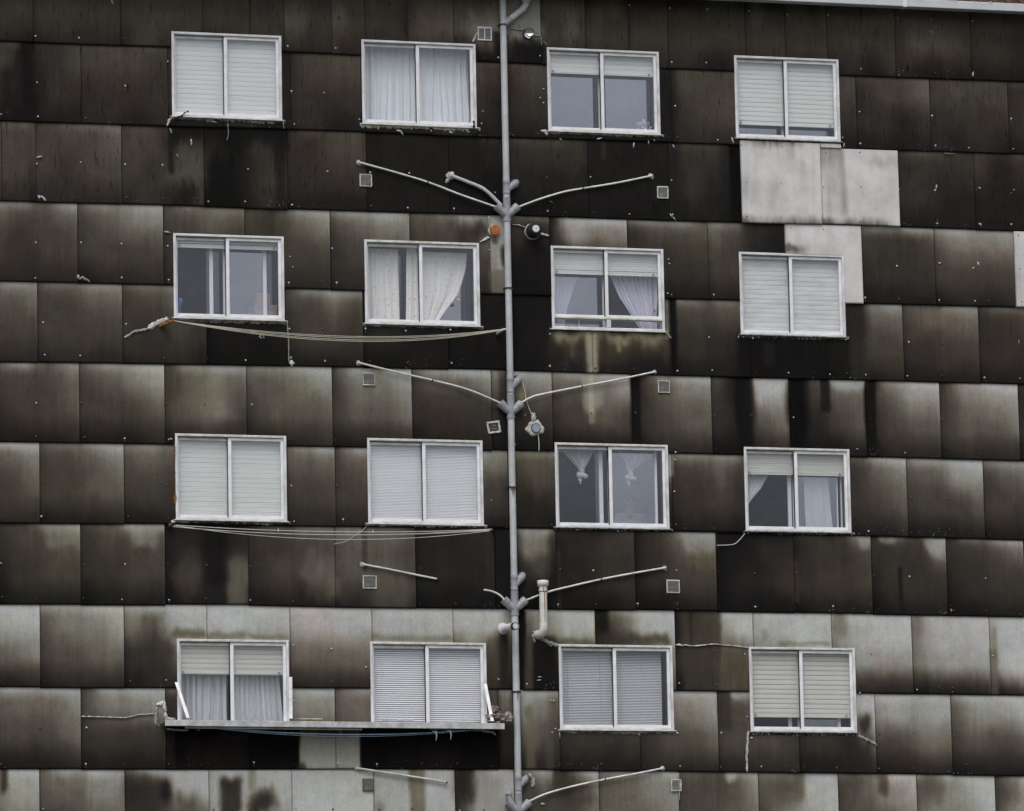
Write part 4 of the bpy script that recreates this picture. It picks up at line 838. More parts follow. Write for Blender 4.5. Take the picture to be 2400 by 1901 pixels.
# the person behind the misty right pane
def person():
    x0,x1,z0,z1 = WIN[(2,2)]; Y = .95
    hx, hz = behind(x0+.655*(x1-x0), z1-.71*(z1-z0), Y)
    fl = hz-1.44
    me = bpy.data.meshes.new('person')
    J = [((0,0,.88),.14),((0,0,1.02),.135),((0,0,1.20),.155),((0,0,1.30),.10),((0,-.005,1.36),.052),((0,-.01,1.44),.088),((0,-.012,1.52),.078),
         ((-.17,0,1.26),.062),((-.22,.01,1.02),.046),((-.16,-.14,.86),.034),((-.12,-.20,.86),.030),
         ((.17,0,1.26),.062),((.22,.01,1.02),.046),((.17,-.14,.86),.034),((.12,-.20,.86),.030),
         ((-.09,0,.80),.10),((-.10,-.02,.46),.062),((-.10,0,.09),.042),((-.10,-.12,.04),.034),
         ((.09,0,.80),.10),((.10,-.02,.46),.062),((.10,0,.09),.042),((.10,-.12,.04),.034)]
    Ed = [(0,1),(1,2),(2,3),(3,4),(4,5),(5,6),(2,7),(7,8),(8,9),(9,10),(2,11),(11,12),(12,13),(13,14),(0,15),(15,16),(16,17),(17,18),(0,19),(19,20),(20,21),(21,22)]
    me.from_pydata([j[0] for j in J], Ed, [])
    o = bpy.data.objects.new('person', me); col.objects.link(o); o.location = (hx, Y, fl); me.materials.append(M['skin'])
    a = o.modifiers.new('skin', 'SKIN'); a.use_smooth_shade = True; b = o.modifiers.new('sub', 'SUBSURF'); b.levels = 2; b.render_levels = 2
    for k, j in enumerate(J): me.skin_vertices[0].data[k].radius = (j[1], j[1]*(.8 if k < 4 else 1)); 
    me.skin_vertices[0].data[0].use_root = True
    tag(o, 'person in a white shirt faintly seen behind the right pane under the knotted curtain', 'person')
    # clothes as a second continuous skin over torso, arms and legs
    for nm, ids, m, k_ in (('shirt', [0,1,2,3,7,8,11,12], M['shirt'], 1.09), ('trousers', [0,15,16,17,19,20,21], M['trouser'], 1.12)):
        mp_ = {q: n for n, q in enumerate(ids)}
        ms = bpy.data.meshes.new(nm); ms.from_pydata([J[q][0] for q in ids], [(mp_[p], mp_[q]) for p, q in Ed if p in mp_ and q in mp_], [])
        s_ = bpy.data.objects.new(nm, ms); col.objects.link(s_); s_.parent = o
        a = s_.modifiers.new('skin', 'SKIN'); a.use_smooth_shade = True; b = s_.modifiers.new('sub', 'SUBSURF'); b.levels = 2; b.render_levels = 2
        for n, q in enumerate(ids): r_ = J[q][1]*k_ if q != 3 else .085; ms.skin_vertices[0].data[n].radius = (r_, r_*(.84 if q < 4 else 1))
        ms.skin_vertices[0].data[0].use_root = True; ms.materials.append(m)
    s = MB(); s.blob((0,.018,1.515), .098, (.92,1.0,.95), .12, n=18); h = s.build('hair', M['hair'], None); h.parent = o
    s = MB()
    for sx in (-1,1): s.blob((sx*.031,-.086,1.475), .011, (1.2,.5,.8), 0, n=8, mi=0); s.blob((sx*.088,0,1.46), .02, (.4,.8,1.2), 0, n=8, mi=1)
    s.blob((0,-.098,1.445), .015, (.8,.9,1.3), 0, n=8, mi=1); s.blob((0,-.088,1.408), .018, (1.3,.4,.35), 0, n=8, mi=2)
    h = s.build('face', [M['hair'], M['skin'], M['peach']], None); h.parent = o
person()

# ------------------------------------------------------------------ gutter and roof edge
s = MB(); gy = .42
s.box(-14, 24, -gy, -gy+.15, ZO+.706, ZO+.822, 0, .008)
gt = s.build('gutter', M['gutter'], bld, origin=(5,-gy,ZO+.8)); gt['label'] = 'white box gutter along the eave'
X = T((2,0),1405,20,gy)[0]; s = MB(); s.box(X-.03, X+.03, -gy-.006, -gy+.152, ZO+.700, ZO+.825, 0, .003); s.build('gutter_joint', M['frame'], gt, origin=(X,-gy,ZO+.8))
s = MB(); s.box(-14, 24, -gy+.16, .012, ZO+.775, ZO+.80); s.build('eave_soffit', M['backwall'], bld, origin=(5,-.2,ZO+.8))
for px_ in (1500, 1722, 1945, 1280):
    X = T((2,0),px_,10,gy)[0]; s = MB(); s.blob((X,-gy-.004,ZO+.822),.013,(1,.7,1),.1,n=8); s.build('gutter_screw', M['screw_w'], gt, origin=(X,-gy,ZO+.86))
def troof(u, v):
    x = 6+u*9; k = (x/.21) % 1; a = math.sin(k*math.pi*2)*.032
    return (x, -gy+.10+v*2.2, ZO+.885+v*.75+a+ .02*math.floor(v*6)*0 + .008*mnoise.noise(Vector((x*7,v*9,0))))
s = MB(); s.grid(420, 14, troof, smooth=False)
def troof2(u, v):
    x = 6+u*9; k = (x/.21) % 1; a = math.sin(k*math.pi*2)*.032
    return (x, -gy+.10+v*.01, ZO+.80+v*.085+a*v)
s.grid(420, 3, troof2, smooth=False); s.build('roof_tiles', M['tile'], bld, origin=(10,0,ZO+.9))
s = MB(); s.box(-14, 24, .2, 9, ZO+1.06, ZO+1.3); s.box(-14,-13.9,.24,9,0,ZO+1.05); s.box(23.9,24,.24,9,0,ZO+1.05); s.box(-14,24,8.9,9,0,ZO+1.05)
s.build('rear_walls', M['backwall'], bld, origin=(5,5,0))

# ------------------------------------------------------------------ screws in the cladding
random.seed(11)
sc_ = []
for (row, x0, x1, zt_, zb_2, wh, _) in PAN:
    if row > 11: continue
    wpan = x1-x0
    us = [.045, .5] if wpan > .8 else ([.1] if wpan > .35 else [])
    vsn = [.50, .93] if row > 1 else [.12,.30,.93]
    if wh: us = [.06,.5]; vsn = [.06,.5,.94]
    for u in us:
        for v in vsn:
            x = x0+u*wpan+random.gauss(0,.018); z = zt_+(zb_2-zt_)*v+random.gauss(0,.012)
            if any(a-.05 < x < b+.05 and c-.05 < z < d+.05 for (a,b,c,d) in WIN.values()): continue
            if not (-2.5 < x < 12.4 and ZO-10.7 < z < ZO+.75): continue
            r_ = random.random()
            pw, pr = ((.62,.16) if row <= 4 else (.45,.22) if row == 5 else (.26,.36) if row <= 8 else (.22,.42))
            kd = 'd' if wh else 'w' if r_ < pw else 'r' if r_ < pw+pr else 'd'
            y = -.004-.020*v-(.024 if wh else .004)
            sc_.append((x, y, z, kd, random.uniform(.85,1.25)*(1 if kd != 'd' else .8)))
for k in range(26):                          # stray ones and pairs near window corners
    (a,b,c,d) = random.choice(list(WIN.values())); x = random.choice((a-.09,b+.10))+random.gauss(0,.03); z = random.uniform(c-.12,d+.1)
    sc_.append((x, -.022, z, 'w', random.uniform(.7,1.1)))
def cap(s, x, y, z, r):
    V = [(x, y-.012*r/.012, z)]; n = 8; F = []
    for k in range(n): an = 2*math.pi*k/n; V.append((x+r*.7*math.cos(an), y-.009*r/.012, z+r*.7*math.sin(an)))
    for k in range(n): an = 2*math.pi*k/n; V.append((x+r*math.cos(an), y+.003, z+r*math.sin(an)))
    for k in range(n): F += [(0,1+k,1+(k+1)%n), (1+k,1+n+k,1+n+(k+1)%n,1+(k+1)%n)]
    s.add(V, F, 0, True)
RAD = {'w':.012,'r':.0125,'d':.010}
order = sorted(sc_, key=lambda q: ({'w':0,'r':1,'d':2}[q[3]], -q[4]))
M['drip'] = mat('pale_drip', (.10,.098,.09), .9, var=.3, scale=60)
def drip(s, x, y, z, r, mi=1):
    n = len(s.f); l_ = random.uniform(2.5,5.5)*r
    s.add([(x-.004,y-.0012,z-r*.6),(x+.005,y-.0012,z-r*.6),(x+.003,y-.0012,z-l_*1.2),(x-.002,y-.0012,z-l_*1.2)], [(0,1,2,3)], mi)
proto = {}
for kd in 'wvrd':
    s = MB(); cap(s, 0, 0, 0, RAD['w' if kd == 'v' else kd])
    if kd == 'v': drip(s, 0, 0, 0, RAD['w'])
    o = s.build('screw_cap', [M['screw_'+('w' if kd == 'v' else kd)], M['drip']]); proto[kd] = o
n_ind = 0
for q in order[:100]:
    o = proto['v' if q[3] == 'w' and n_ind % 2 else q[3]].copy(); n_ind += 1; col.objects.link(o); o.parent = bld; o.location = Vector((q[0],q[1],q[2]))-base; o.scale = (q[4],)*3
for kd in 'wvrd': bpy.data.objects.remove(proto[kd])
s = MB()
for q in order[100:]: 
    cap(s, q[0], q[1], q[2], RAD[q[3]]*q[4]); 
    nf = 16; s.m[-nf:] = [{'w':0,'r':1,'d':2}[q[3]]]*nf
o = s.build('screw_caps', [M['screw_w'],M['screw_r'],M['screw_d']], bld, origin=base); o['kind'] = 'stuff'

# ------------------------------------------------------------------ smears of mortar and sealant on the cladding
def smear(tile, pts, wpx, m='mortar', seed=0, y=-.026, parent=None, name='sealant_smear', thick=.012):
    P = [T3(tile, a, b) for a, b in pts]
    w0 = wpx/SC*.0058/2
    Q = []; 
    for a in range(len(P)-1):
        n = max(2, int((P[a+1]-P[a]).length/.018))
        for k in range(n): Q.append(P[a].lerp(P[a+1], k/n))
    Q.append(P[-1]); V = []; F = []
    for k, p in enumerate(Q):
        t = (Q[min(k+1,len(Q)-1)]-Q[max(k-1,0)]).normalized(); nrm = Vector((-t.z,0,t.x))
        e = min(1, .35+min(k, len(Q)-1-k)*.5)
        n1 = mnoise.noise(Vector((p.x*25,p.z*25,seed))); n2 = mnoise.noise(Vector((p.x*31,p.z*31,seed+5)))
        a = w0*e*(1+.9*n1); b = w0*e*(1+.9*n2)
        V += [p+nrm*a+Vector((0,y+.006,0)), p+nrm*a*.45+Vector((0,y-thick*e,0)), p-nrm*b*.45+Vector((0,y-thick*e,0)), p-nrm*b+Vector((0,y+.006,0))]
    for k in range(len(Q)-1):
        for c in range(3): F.append((4*k+c, 4*k+c+1, 4*k+c+5, 4*k+c+4))
    F += [(0,1,2,3),(4*len(Q)-4,4*len(Q)-3,4*len(Q)-2,4*len(Q)-1)]
    s = MB(); s.add(V, F, 0, False)
    return s.build(name, M[m], parent or bld, origin=P[0])
SM = [
((0,0),[(1052,797),(1066,760),(1092,738)],20,'mortar'),((0,0),[(1070,812),(1082,845)],11,'mortar'),((0,0),[(1204,880),(1208,922)],13,'mortar'),((0,0),[(230,996),(266,992)],15,'mortar2'),
((0,0),[(235,1240),(262,1246),(288,1272)],14,'mortar'),((0,0),[(700,0),(712,28)],10,'mortar'),((0,0),[(1115,975),(1125,1003)],8,'mortar2'),((0,0),[(1435,780),(1440,850),(1430,890)],5,'mortar2'),
((0,0),[(1035,1467),(1072,1470)],13,'mortar2'),((0,0),[(1340,768),(1366,776)],9,'mortar'),((0,0),[(1785,770),(1790,815)],8,'mortar2'),
((0,1),[(490,28),(498,58),(520,45),(565,75)],17,'mortar2'),((0,1),[(782,427),(835,392),(940,368)],15,'mortar2'),((0,1),[(930,368),(985,335),(1060,305)],34,'mortar'),((0,1),[(1810,318),(1820,450),(1822,585)],6,'mortar2'),
((0,1),[(1825,585),(1858,588)],34,'mortar'),((0,1),[(1832,545),(1840,560)],16,'mortar2'),((0,1),[(1078,1587),(1104,1590)],26,'mortar'),((0,1),[(1070,1065),(1085,1066)],12,'mortar'),
((1,0),[(826,268),(858,206)],13,'mortar'),((1,0),[(1052,178),(1090,188),(1145,194)],7,'mortar2'),((1,0),[(1215,228),(1258,228),(1262,288)],8,'mortar2'),((1,0),[(1272,262),(1294,286)],14,'mortar2'),
((1,0),[(1078,1420),(1120,1424),(1168,1442)],8,'mortar'),((1,0),[(1255,1478),(1308,1490)],20,'mortar'),((1,0),[(872,1530),(912,1510),(935,1500)],14,'mortar'),((1,0),[(1255,828),(1282,830),(1296,858)],20,'mortar'),
((1,0),[(852,812),(872,830)],18,'mortar2'),((1,0),[(2072,1350),(2085,1375)],16,'mortar'),((1,0),[(2090,1372),(2108,1392)],11,'mortar'),((1,0),[(345,826),(372,830),(388,856)],11,'mortar'),((1,0),[(1608,882),(1642,872)],11,'mortar'),
((1,0),[(1845,902),(1843,936)],10,'mortar'),((1,0),[(678,836),(704,842)],11,'mortar'),((1,0),[(1935,890),(1938,912)],10,'mortar'),((1,0),[(1970,880),(1976,896)],7,'mortar'),((1,0),[(2090,915),(2100,940)],8,'mortar'),((1,0),[(965,1212),(972,1222)],9,'mortar'),
((1,0),[(1312,1270),(1335,1285)],6,'mortar2'),((1,0),[(1375,875),(1390,890)],7,'mortar'),((1,0),[(560,822),(566,835)],10,'mortar'),((1,0),[(928,1366),(933,1440)],6,'mortar'),((1,0),[(1267,566),(1280,563)],9,'mortar'),
((2,0),[(306,868),(318,908)],14,'mortar'),((2,0),[(1550,198),(1568,202),(1580,218)],6,'mortar'),((2,0),[(1832,455),(1828,485)],12,'mortar'),((2,0),[(1018,905),(1012,935)],9,'mortar'),((2,0),[(1600,1168),(1598,1195)],10,'mortar'),
((2,0),[(1865,1185),(1878,1195)],14,'mortar'),((2,0),[(1875,1410),(1880,1432)],13,'mortar'),((2,0),[(2083,1200),(2092,1198)],12,'mortar'),((2,0),[(1612,1660),(1626,1668)],14,'mortar'),((2,0),[(1860,1655),(1866,1680)],13,'mortar'),((2,0),[(1645,970),(1720,974)],6,'ledge_pale'),
((1,1),[(975,402),(1008,382),(1038,368)],18,'mortar2'),((1,1),[(2045,395),(2082,430)],11,'mortar'),((1,1),[(1160,908),(1156,924)],9,'mortar'),((2,1),[(350,412),(348,430)],8,'mortar'),((2,1),[(1020,438),(1048,430)],14,'mortar'),
((2,1),[(1063,1662),(1085,1668)],16,'mortar'),((2,1),[(2118,440),(2118,472)],6,'mortar2'),
((0,2),[(512,1112),(640,1115),(790,1120),(880,1100),(978,1095)],8,'mortar'),((0,2),[(985,1040),(1035,1022),(1042,1085)],22,'mortar'),((0,2),[(985,1050),(980,1150),(1005,1175)],20,'mortar2'),((0,2),[(1040,1085),(1050,1125),(1105,1128)],22,'mortar'),
((0,2),[(1048,1190),(1100,1196),(1190,1200)],10,'mortar'),((0,2),[(1245,1196),(1262,1200)],9,'mortar'),((0,2),[(1852,1008),(1858,1016)],12,'mortar'),
((2,2),[(0,660),(80,668),(200,655),(330,668),(412,678)],9,'mortar'),((1,2),[(2108,660),(2156,665)],13,'mortar'),((2,2),[(412,1203),(402,1340),(403,1462)],14,'mortar'),((2,2),[(1115,1237),(1175,1265),(1226,1296)],20,'ledge_pale'),
((1,2),[(1205,575),(1235,605),(1295,640),(1372,668)],22,'mortar2'),((1,2),[(1203,590),(1220,645)],16,'mortar2'),((1,2),[(1250,605),(1290,590)],18,'mortar2'),((1,2),[(880,1200),(950,1210),(975,1230)],13,'mortar'),((1,2),[(560,1192),(720,1200),(880,1202)],7,'mortar2'),
((1,2),[(1238,862),(1262,862)],7,'mortar'),((1,2),[(1232,884),(1258,880)],7,'mortar'),((1,2),[(984,870),(996,882)],9,'mortar'),((1,2),[(1255,1666),(1282,1664)],18,'mortar2'),((1,2),[(2126,1468),(2132,1640)],5,'mortar'),((1,2),[(1374,1210),(1378,1250)],10,'mortar2'),((1,2),[(1870,1215),(1884,1238)],14,'mortar2'),
((1,2),[(2110,1210),(2128,1220)],20,'mortar'),((2,2),[(1105,1240),(1116,1222)],12,'mortar'),((2,2),[(425,1245),(438,1250)],12,'mortar'),((2,2),[(1690,432),(1693,452)],8,'mortar'),((1,2),[(1180,1475),(1215,1510),(1200,1560)],24,'mortar2'),
]
for k, (t, p, w_, m) in enumerate(SM): smear(t, p, w_, m, seed=k*1.7)
# streak of rust down the left jamb of one window
x0,x1,z0,z1 = WIN[(0,2)]
for (v0,v1,wd) in ((.12,.30,.018),(.44,.70,.016),(.72,.80,.03),(.92,.97,.012)):
    s = MB(); n = 14
    for k in range(n):
        z = z1-(v0+(v1-v0)*k/(n-1))*(z1-z0); s.blob((x0-.004+random.uniform(-.006,.004), -.030, z), wd*.55*random.uniform(.6,1.2), (1,.5,1.4), .5, n=8)
    s.build('rust_patch', M['rust'], wob[(0,2)], origin=(x0,-.03,z0))
# window sticks and debris
def twig(pts, r, d, label):
    s = MB(); P = [T3(t, a, b, d) for (t,a,b) in pts]
    s.tube(P, [r*(1-.1*k) for k in range(len(P))], 6)
    for k in range(1, len(P)): s.blob(P[k], r*1.5, (1,.7,1), .6, n=7)
    tag(s.build('twig', M['twig'], None, origin=P[0]), label, 'twig')
twig([((0,0),1098,752),((0,0),1125,738),((0,0),1150,730),((0,0),1165,712),((0,0),1185,704)], .010, .06, 'black twig sticking out at the lower left corner of the top left window')
twig([((1,0),838,850),((1,0),834,820),((1,0),838,795),((1,0),836,768)], .013, .06, 'black twig upright at the lower right corner of the second top window')
s = MB(); random.seed(4)
for k in range(26):
    p = T3((1,0), 835+random.gauss(0,16), 835+random.gauss(0,13), .03); s.blob(p, random.uniform(.01,.025), (1,.6,1), .6, n=7)
tag(s.build('soot_clump', M['twig'], None, origin=T3((1,0),835,835,.03)), 'clump of black moss below the upright twig', 'moss clump')

# ------------------------------------------------------------------ drainpipe with its fittings
def P2(tile, x, y, d): return T3(tile, x, y, d)
PD = .085                                    # pipe axis in front of the wall
px0 = T3((1,0),1025,300,PD); px1 = T3((1,2),1110,1200,PD)
PXC = .5*(px0.x+px1.x)
def pipex(z): return px0.x + (px1.x-px0.x)*(px0.z-z)/(px0.z-px1.z)
dp = empty('drainpipe', (px1.x, -PD, 0), 'long grey plastic drainpipe with branch fittings running down the middle of the wall', 'drainpipe')
def zt(tile, y): return T(tile, 1040 if tile[1] == 0 else 1075 if tile[1] == 1 else 1105, y, PD)[1]
segs = [(ZO+1.6, zt((1,0),160)),(zt((1,0),160), zt((1,0),1340)),(zt((1,0),1340), zt((1,1),112)),(zt((1,1),112), zt((1,1),900)),(zt((1,1),900), zt((1,1),1370)),(zt((1,1),1370), zt((1,2),430)),(zt((1,2),430), zt((1,2),960)),(zt((1,2),960), zt((1,2),1700)),(zt((1,2),1700), .2)]
for (a, b) in segs:
    s = MB(); s.tube([(pipex(a),-PD,a),(pipex(b),-PD,b)], .0455, 20, caps=True); s.build('pipe_section', M['pipe'], dp, origin=(pipex(b),-PD,b))
def collar(za, zc, r=.051, m='fitting'):
    s = MB(); s.tube([(pipex(za),-PD,za),(pipex(za),-PD,za-.004),(pipex(zc),-PD,zc+.004),(pipex(zc),-PD,zc)], [r-.004,r,r,r-.004], 20); s.build('collar', M[m], dp, origin=(pipex(zc),-PD,zc))
def clamp(z, rust=False):
    s = MB(); s.tube([(pipex(z),-PD,z+.011),(pipex(z),-PD,z-.011)], .054, 18)
    s.box(pipex(z)-.06, pipex(z)-.045, -PD, -.02, z-.01, z+.01); s.box(pipex(z)+.045, pipex(z)+.065, -PD, -.02, z-.01, z+.01)
    s.build('pipe_clamp', M['black'], dp, origin=(pipex(z),-PD,z))
clamp(zt((1,0),158)); clamp(zt((1,1),114)); clamp(zt((1,1),1370)); clamp(zt((1,2),957))
s = MB(); z = zt((1,1),1370)
for k in range(5): s.tube([(pipex(z)-.03+k*.014, -PD-.0475, z-.01),(pipex(z)-.028+k*.014, -PD-.0475, z-.05-.05*(k in (1,2,3))-.03*(k==2))], [.007,.002], 5)
s.build('rust_drip', M['rust'], dp, origin=(pipex(z),-PD,z))
s = MB(); z = zt((1,2),962); s.tube([(pipex(z)+.005,-PD-.047,z),(pipex(z)+.006,-PD-.047,z-.12)], [.01,.002], 5); s.build('rust_drip', M['rust'], dp, origin=(pipex(z),-PD,z))
def side_branch(tile, ya, yb, tipx, tipy, d2=.05, stub=True):
    """coupling with a short arm that turns up and right into the wall"""
    za, zc = zt(tile, ya), zt(tile, yb); collar(za, za-.07); collar(zc+.05, zc, .050)
    s = MB(); m_ = Vector((pipex(zc),-PD,zc+.07)); tip = T3(tile, tipx, tipy, d2); mid_ = m_.lerp(tip, .62)
    s.tube([(pipex(zc),-PD,za-.06),(pipex(zc),-PD,zc+.03)], .0495, 18)
    s.tube([m_, mid_], [.046,.050], 16); s.tube([mid_, mid_.lerp(tip,.15), tip, (tip.x+.02,-.0,tip.z+.02)], [.054,.054,.050,.045], 16)
    s.build('side_branch', M['fitting'], dp, origin=m_)
    q = MB(); q.blob(tip+Vector((.015,.02,.012)), .040, (.9,.6,1.1), .8, 12); q.blob(tip+Vector((.03,.03,-.02)), .024, (.9,.6,1.3), .8, 12); q.build('mortar_lump', M['mortar2'], dp, origin=tip)
    q = MB(); q.blob(tip+Vector((-.018,.028,.038)), .032, (1.2,.5,.8), .6, 12); q.build('dark_hole_edge', M['black'], dp, origin=tip)
side_branch((1,0),1135,1230,1100,1158); side_branch((1,1),672,775,1118,690); side_branch((1,2),215,320,1142,225); side_branch((1,2),1483,1585,1160,1508)
def wye(tile, yc, col_top):
    z = zt(tile, yc); x = pipex(z); s = MB()
    for sx in (-1, 1):
        s.tube([(x,-PD,z-.085),(x+sx*.07,-PD,z-.030),(x+sx*.135,-PD,z+.030)], [.050,.055,.053], 16)
        s.tube([(x+sx*.098,-PD,z-.004),(x+sx*.152,-PD,z+.046)], [.060,.060], 16)
    s.tube([(x,-PD,z+.16),(x,-PD,z-.02),(x,-PD,z-.15)], [.0515,.0515,.0515], 18); s.tube([(x,-PD,z-.13),(x,-PD,z-.17)], [.056,.056], 18)
    s.build('branch_fitting', M['fitting'], dp, origin=(x,-PD,z)); return x, z
Y1 = wye((1,0),1322,0); Y2 = wye((1,1),858,0); Y3 = wye((1,2),395,0); Y4 = wye((1,2),1672,0)
z = zt((1,2),910); s = MB(); s.tube([(pipex(z),-PD,zt((1,2),868)),(pipex(z),-PD,zt((1,2),950))], .0475, 18); s.build('collar', M['screw_w'] if 0 else M['pipe'], dp, origin=(pipex(z),-PD,z))
# slanting feed at the top right
a = T3((1,0),1030,150,PD); b = T3((1,0),1145,58,PD); c = T3((1,0),1165,25,PD); d = T3((1,0),1165,-60,PD+.05)
s = MB(); s.tube([a, a.lerp(b,.35)], .050, 16); s.build('branch_fitting', M['fitting'], dp, origin=a)
s = MB(); s.tube([a.lerp(b,.3), b], .044, 16); s.tube([b.lerp(a,.12), b, c, d], [.048,.05,.05,.047], 16); s.tube([T3((1,0),1165,12,PD+.02), T3((1,0),1165,-25,PD+.02)], .062, 16)
s.build('slanting_feed', M['pipe'], dp, origin=b)
# thin waste tubes joined to the drainpipe
def arm(pts, r, name='waste_tube', m='arm', parent=dp, lump=None, clips=()):
    P = [T3(t, x, y, d) for (t, x, y, d) in pts]
    # smooth
    Q = []
    for k in range(len(P)-1):
        p0 = P[max(k-1,0)]; p1 = P[k]; p2 = P[k+1]; p3 = P[min(k+2,len(P)-1)]
        for q in range(8):
            t = q/8; Q.append(.5*((2*p1)+(p2-p0)*t+(2*p0-5*p1+4*p2-p3)*t*t+(3*p1-p0-3*p2+p3)*t**3))
    Q.append(P[-1])
    s = MB(); s.tube(Q, r, 10); o = s.build(name, M[m], parent, origin=P[-1])
    return o, Q
def clip(p, parent, a=0):
    s = MB(); s.tube([p+Vector((-.008,0,.003)), p+Vector((.008,0,-.003))], .0165, 8); s.box(p.x-.006,p.x+.006,p.y,-.02,p.z-.012,p.z+.012); return s
def endlump(p, parent, seed, sz=.040, m='mortar', name='mortar_lump'):
    s = MB(); s.blob(p+Vector((0,.03,0)), sz, (1.1,1,1), .5, 10); s.blob(p+Vector((.02*(1 if seed%2 else -1),.035,-.018)), sz*.6, (1,.8,1.2), .6, 12)
    s.blob(p+Vector((-.012,.035,.02)), sz*.55, (1,.8,1), .6, 12); o = s.build(name, M[m], parent, origin=p); return o
o, q = arm([((1,0),992,1312,.10),((1,0),760,1232,.07),((1,0),545,1150,.05),((1,0),330,1085,.05),((1,0),112,1025,.045)], .0135); endlump(q[-1], dp, 1, .034)
clip(q[16], dp).build('tube_clip', M['black'], dp, origin=q[16])
o, q = arm([((1,0),1010,1298,.09),((1,0),905,1198,.07),((1,0),800,1150,.06),((1,0),692,1108,.05)], .0245, m='pipe'); endlump(q[-1], dp, 2, .055, 'mortar'); endlump(q[-1]+Vector((-.04,.0,-.07)), dp, 2, .022, 'mortar')
o, q = arm([((1,0),1112,1310,.10),((1,0),1250,1258,.07),((1,0),1400,1213,.055),((1,0),1525,1190,.05),((1,0),1740,1155,.05),((1,0),1958,1110,.045)], .0135); endlump(q[-1], dp, 3, .036)
clip(q[24], dp).build('tube_clip', M['black'], dp, origin=q[24])
o, q = arm([((1,1),1022,845,.10),((1,1),800,752,.07),((1,1),575,693,.05),((1,1),340,640,.05),((1,1),112,583,.045)], .0135); endlump(q[-1], dp, 4, .034)
clip(q[16], dp).build('tube_clip', M['black'], dp, origin=q[16])
o, q = arm([((1,1),1138,834,.10),((1,1),1190,805,.08),((1,1),1260,783,.06),((1,1),1520,731,.05),((1,1),1750,688,.05),((1,1),1980,640,.045)], .0135); endlump(q[-1], dp, 5, .03)
clip(q[24], dp).build('tube_clip', M['black'], dp, origin=q[24])
o, q = arm([((1,2),1036,384,.10),((1,2),1003,347,.09),((1,2),955,322,.08),((1,2),900,311,.10)], .0125)
o, q = arm([((1,2),1155,382,.10),((1,2),1300,326,.06),((1,2),1460,286,.05),((1,2),1640,245,.05),((1,2),1850,205,.05),((1,2),2045,172,.045)], .0135); endlump(q[-1], dp, 7, .034, 'mortar2')
clip(q[24], dp).build('tube_clip', M['black'], dp, origin=q[24])
o, q = arm([((1,2),1175,1652,.10),((1,2),1290,1600,.06),((1,2),1460,1552,.05),((1,2),1665,1508,.05),((1,2),1850,1474,.05),((1,2),2030,1438,.045)], .0135); endlump(q[-1], dp, 9, .032)
clip(q[24], dp).build('tube_clip', M['black'], dp, origin=q[24])
s = MB(); s.tube([T3((1,2),1085,1665,PD),T3((1,2),1060,1635,PD),T3((1,2),1056,1610,PD)], [.036,.036,.036], 14); s.tube([T3((1,2),1056,1612,PD),T3((1,2),1060,1592,.06)], .042, 14); s.build('upturned_elbow', M['fitting'], dp, origin=T3((1,2),1060,1635,PD))
# loose tubes that no longer reach the drainpipe
def loose(pts, label, seed):
    r_ = T3(*pts[-1][:3], pts[-1][3]); root = empty('loose_waste_tube', r_, label, 'waste tube', 'broken waste tubes left of the drainpipe')
    o, q = arm(pts, .0135, 'tube', parent=root); endlump(q[-1], root, seed, .032); s = MB(); s.tube([q[0]+Vector((.01,0,-.002)), q[0]+Vector((-.012,0,.002))], .015, 8); s.build('end_cap', M['black'], root, origin=q[0])
loose([((1,2),606,243,.05),((1,2),470,216,.05),((1,2),300,181,.05),((1,2),135,150,.045)], 'short broken tube above the grille, between third and bottom window rows', 3)
loose([((1,2),665,1528,.05),((1,2),575,1510,.05),((1,2),330,1472,.05),((1,2),98,1437,.045)], 'broken tube at the bottom of the wall below the shelf', 5)

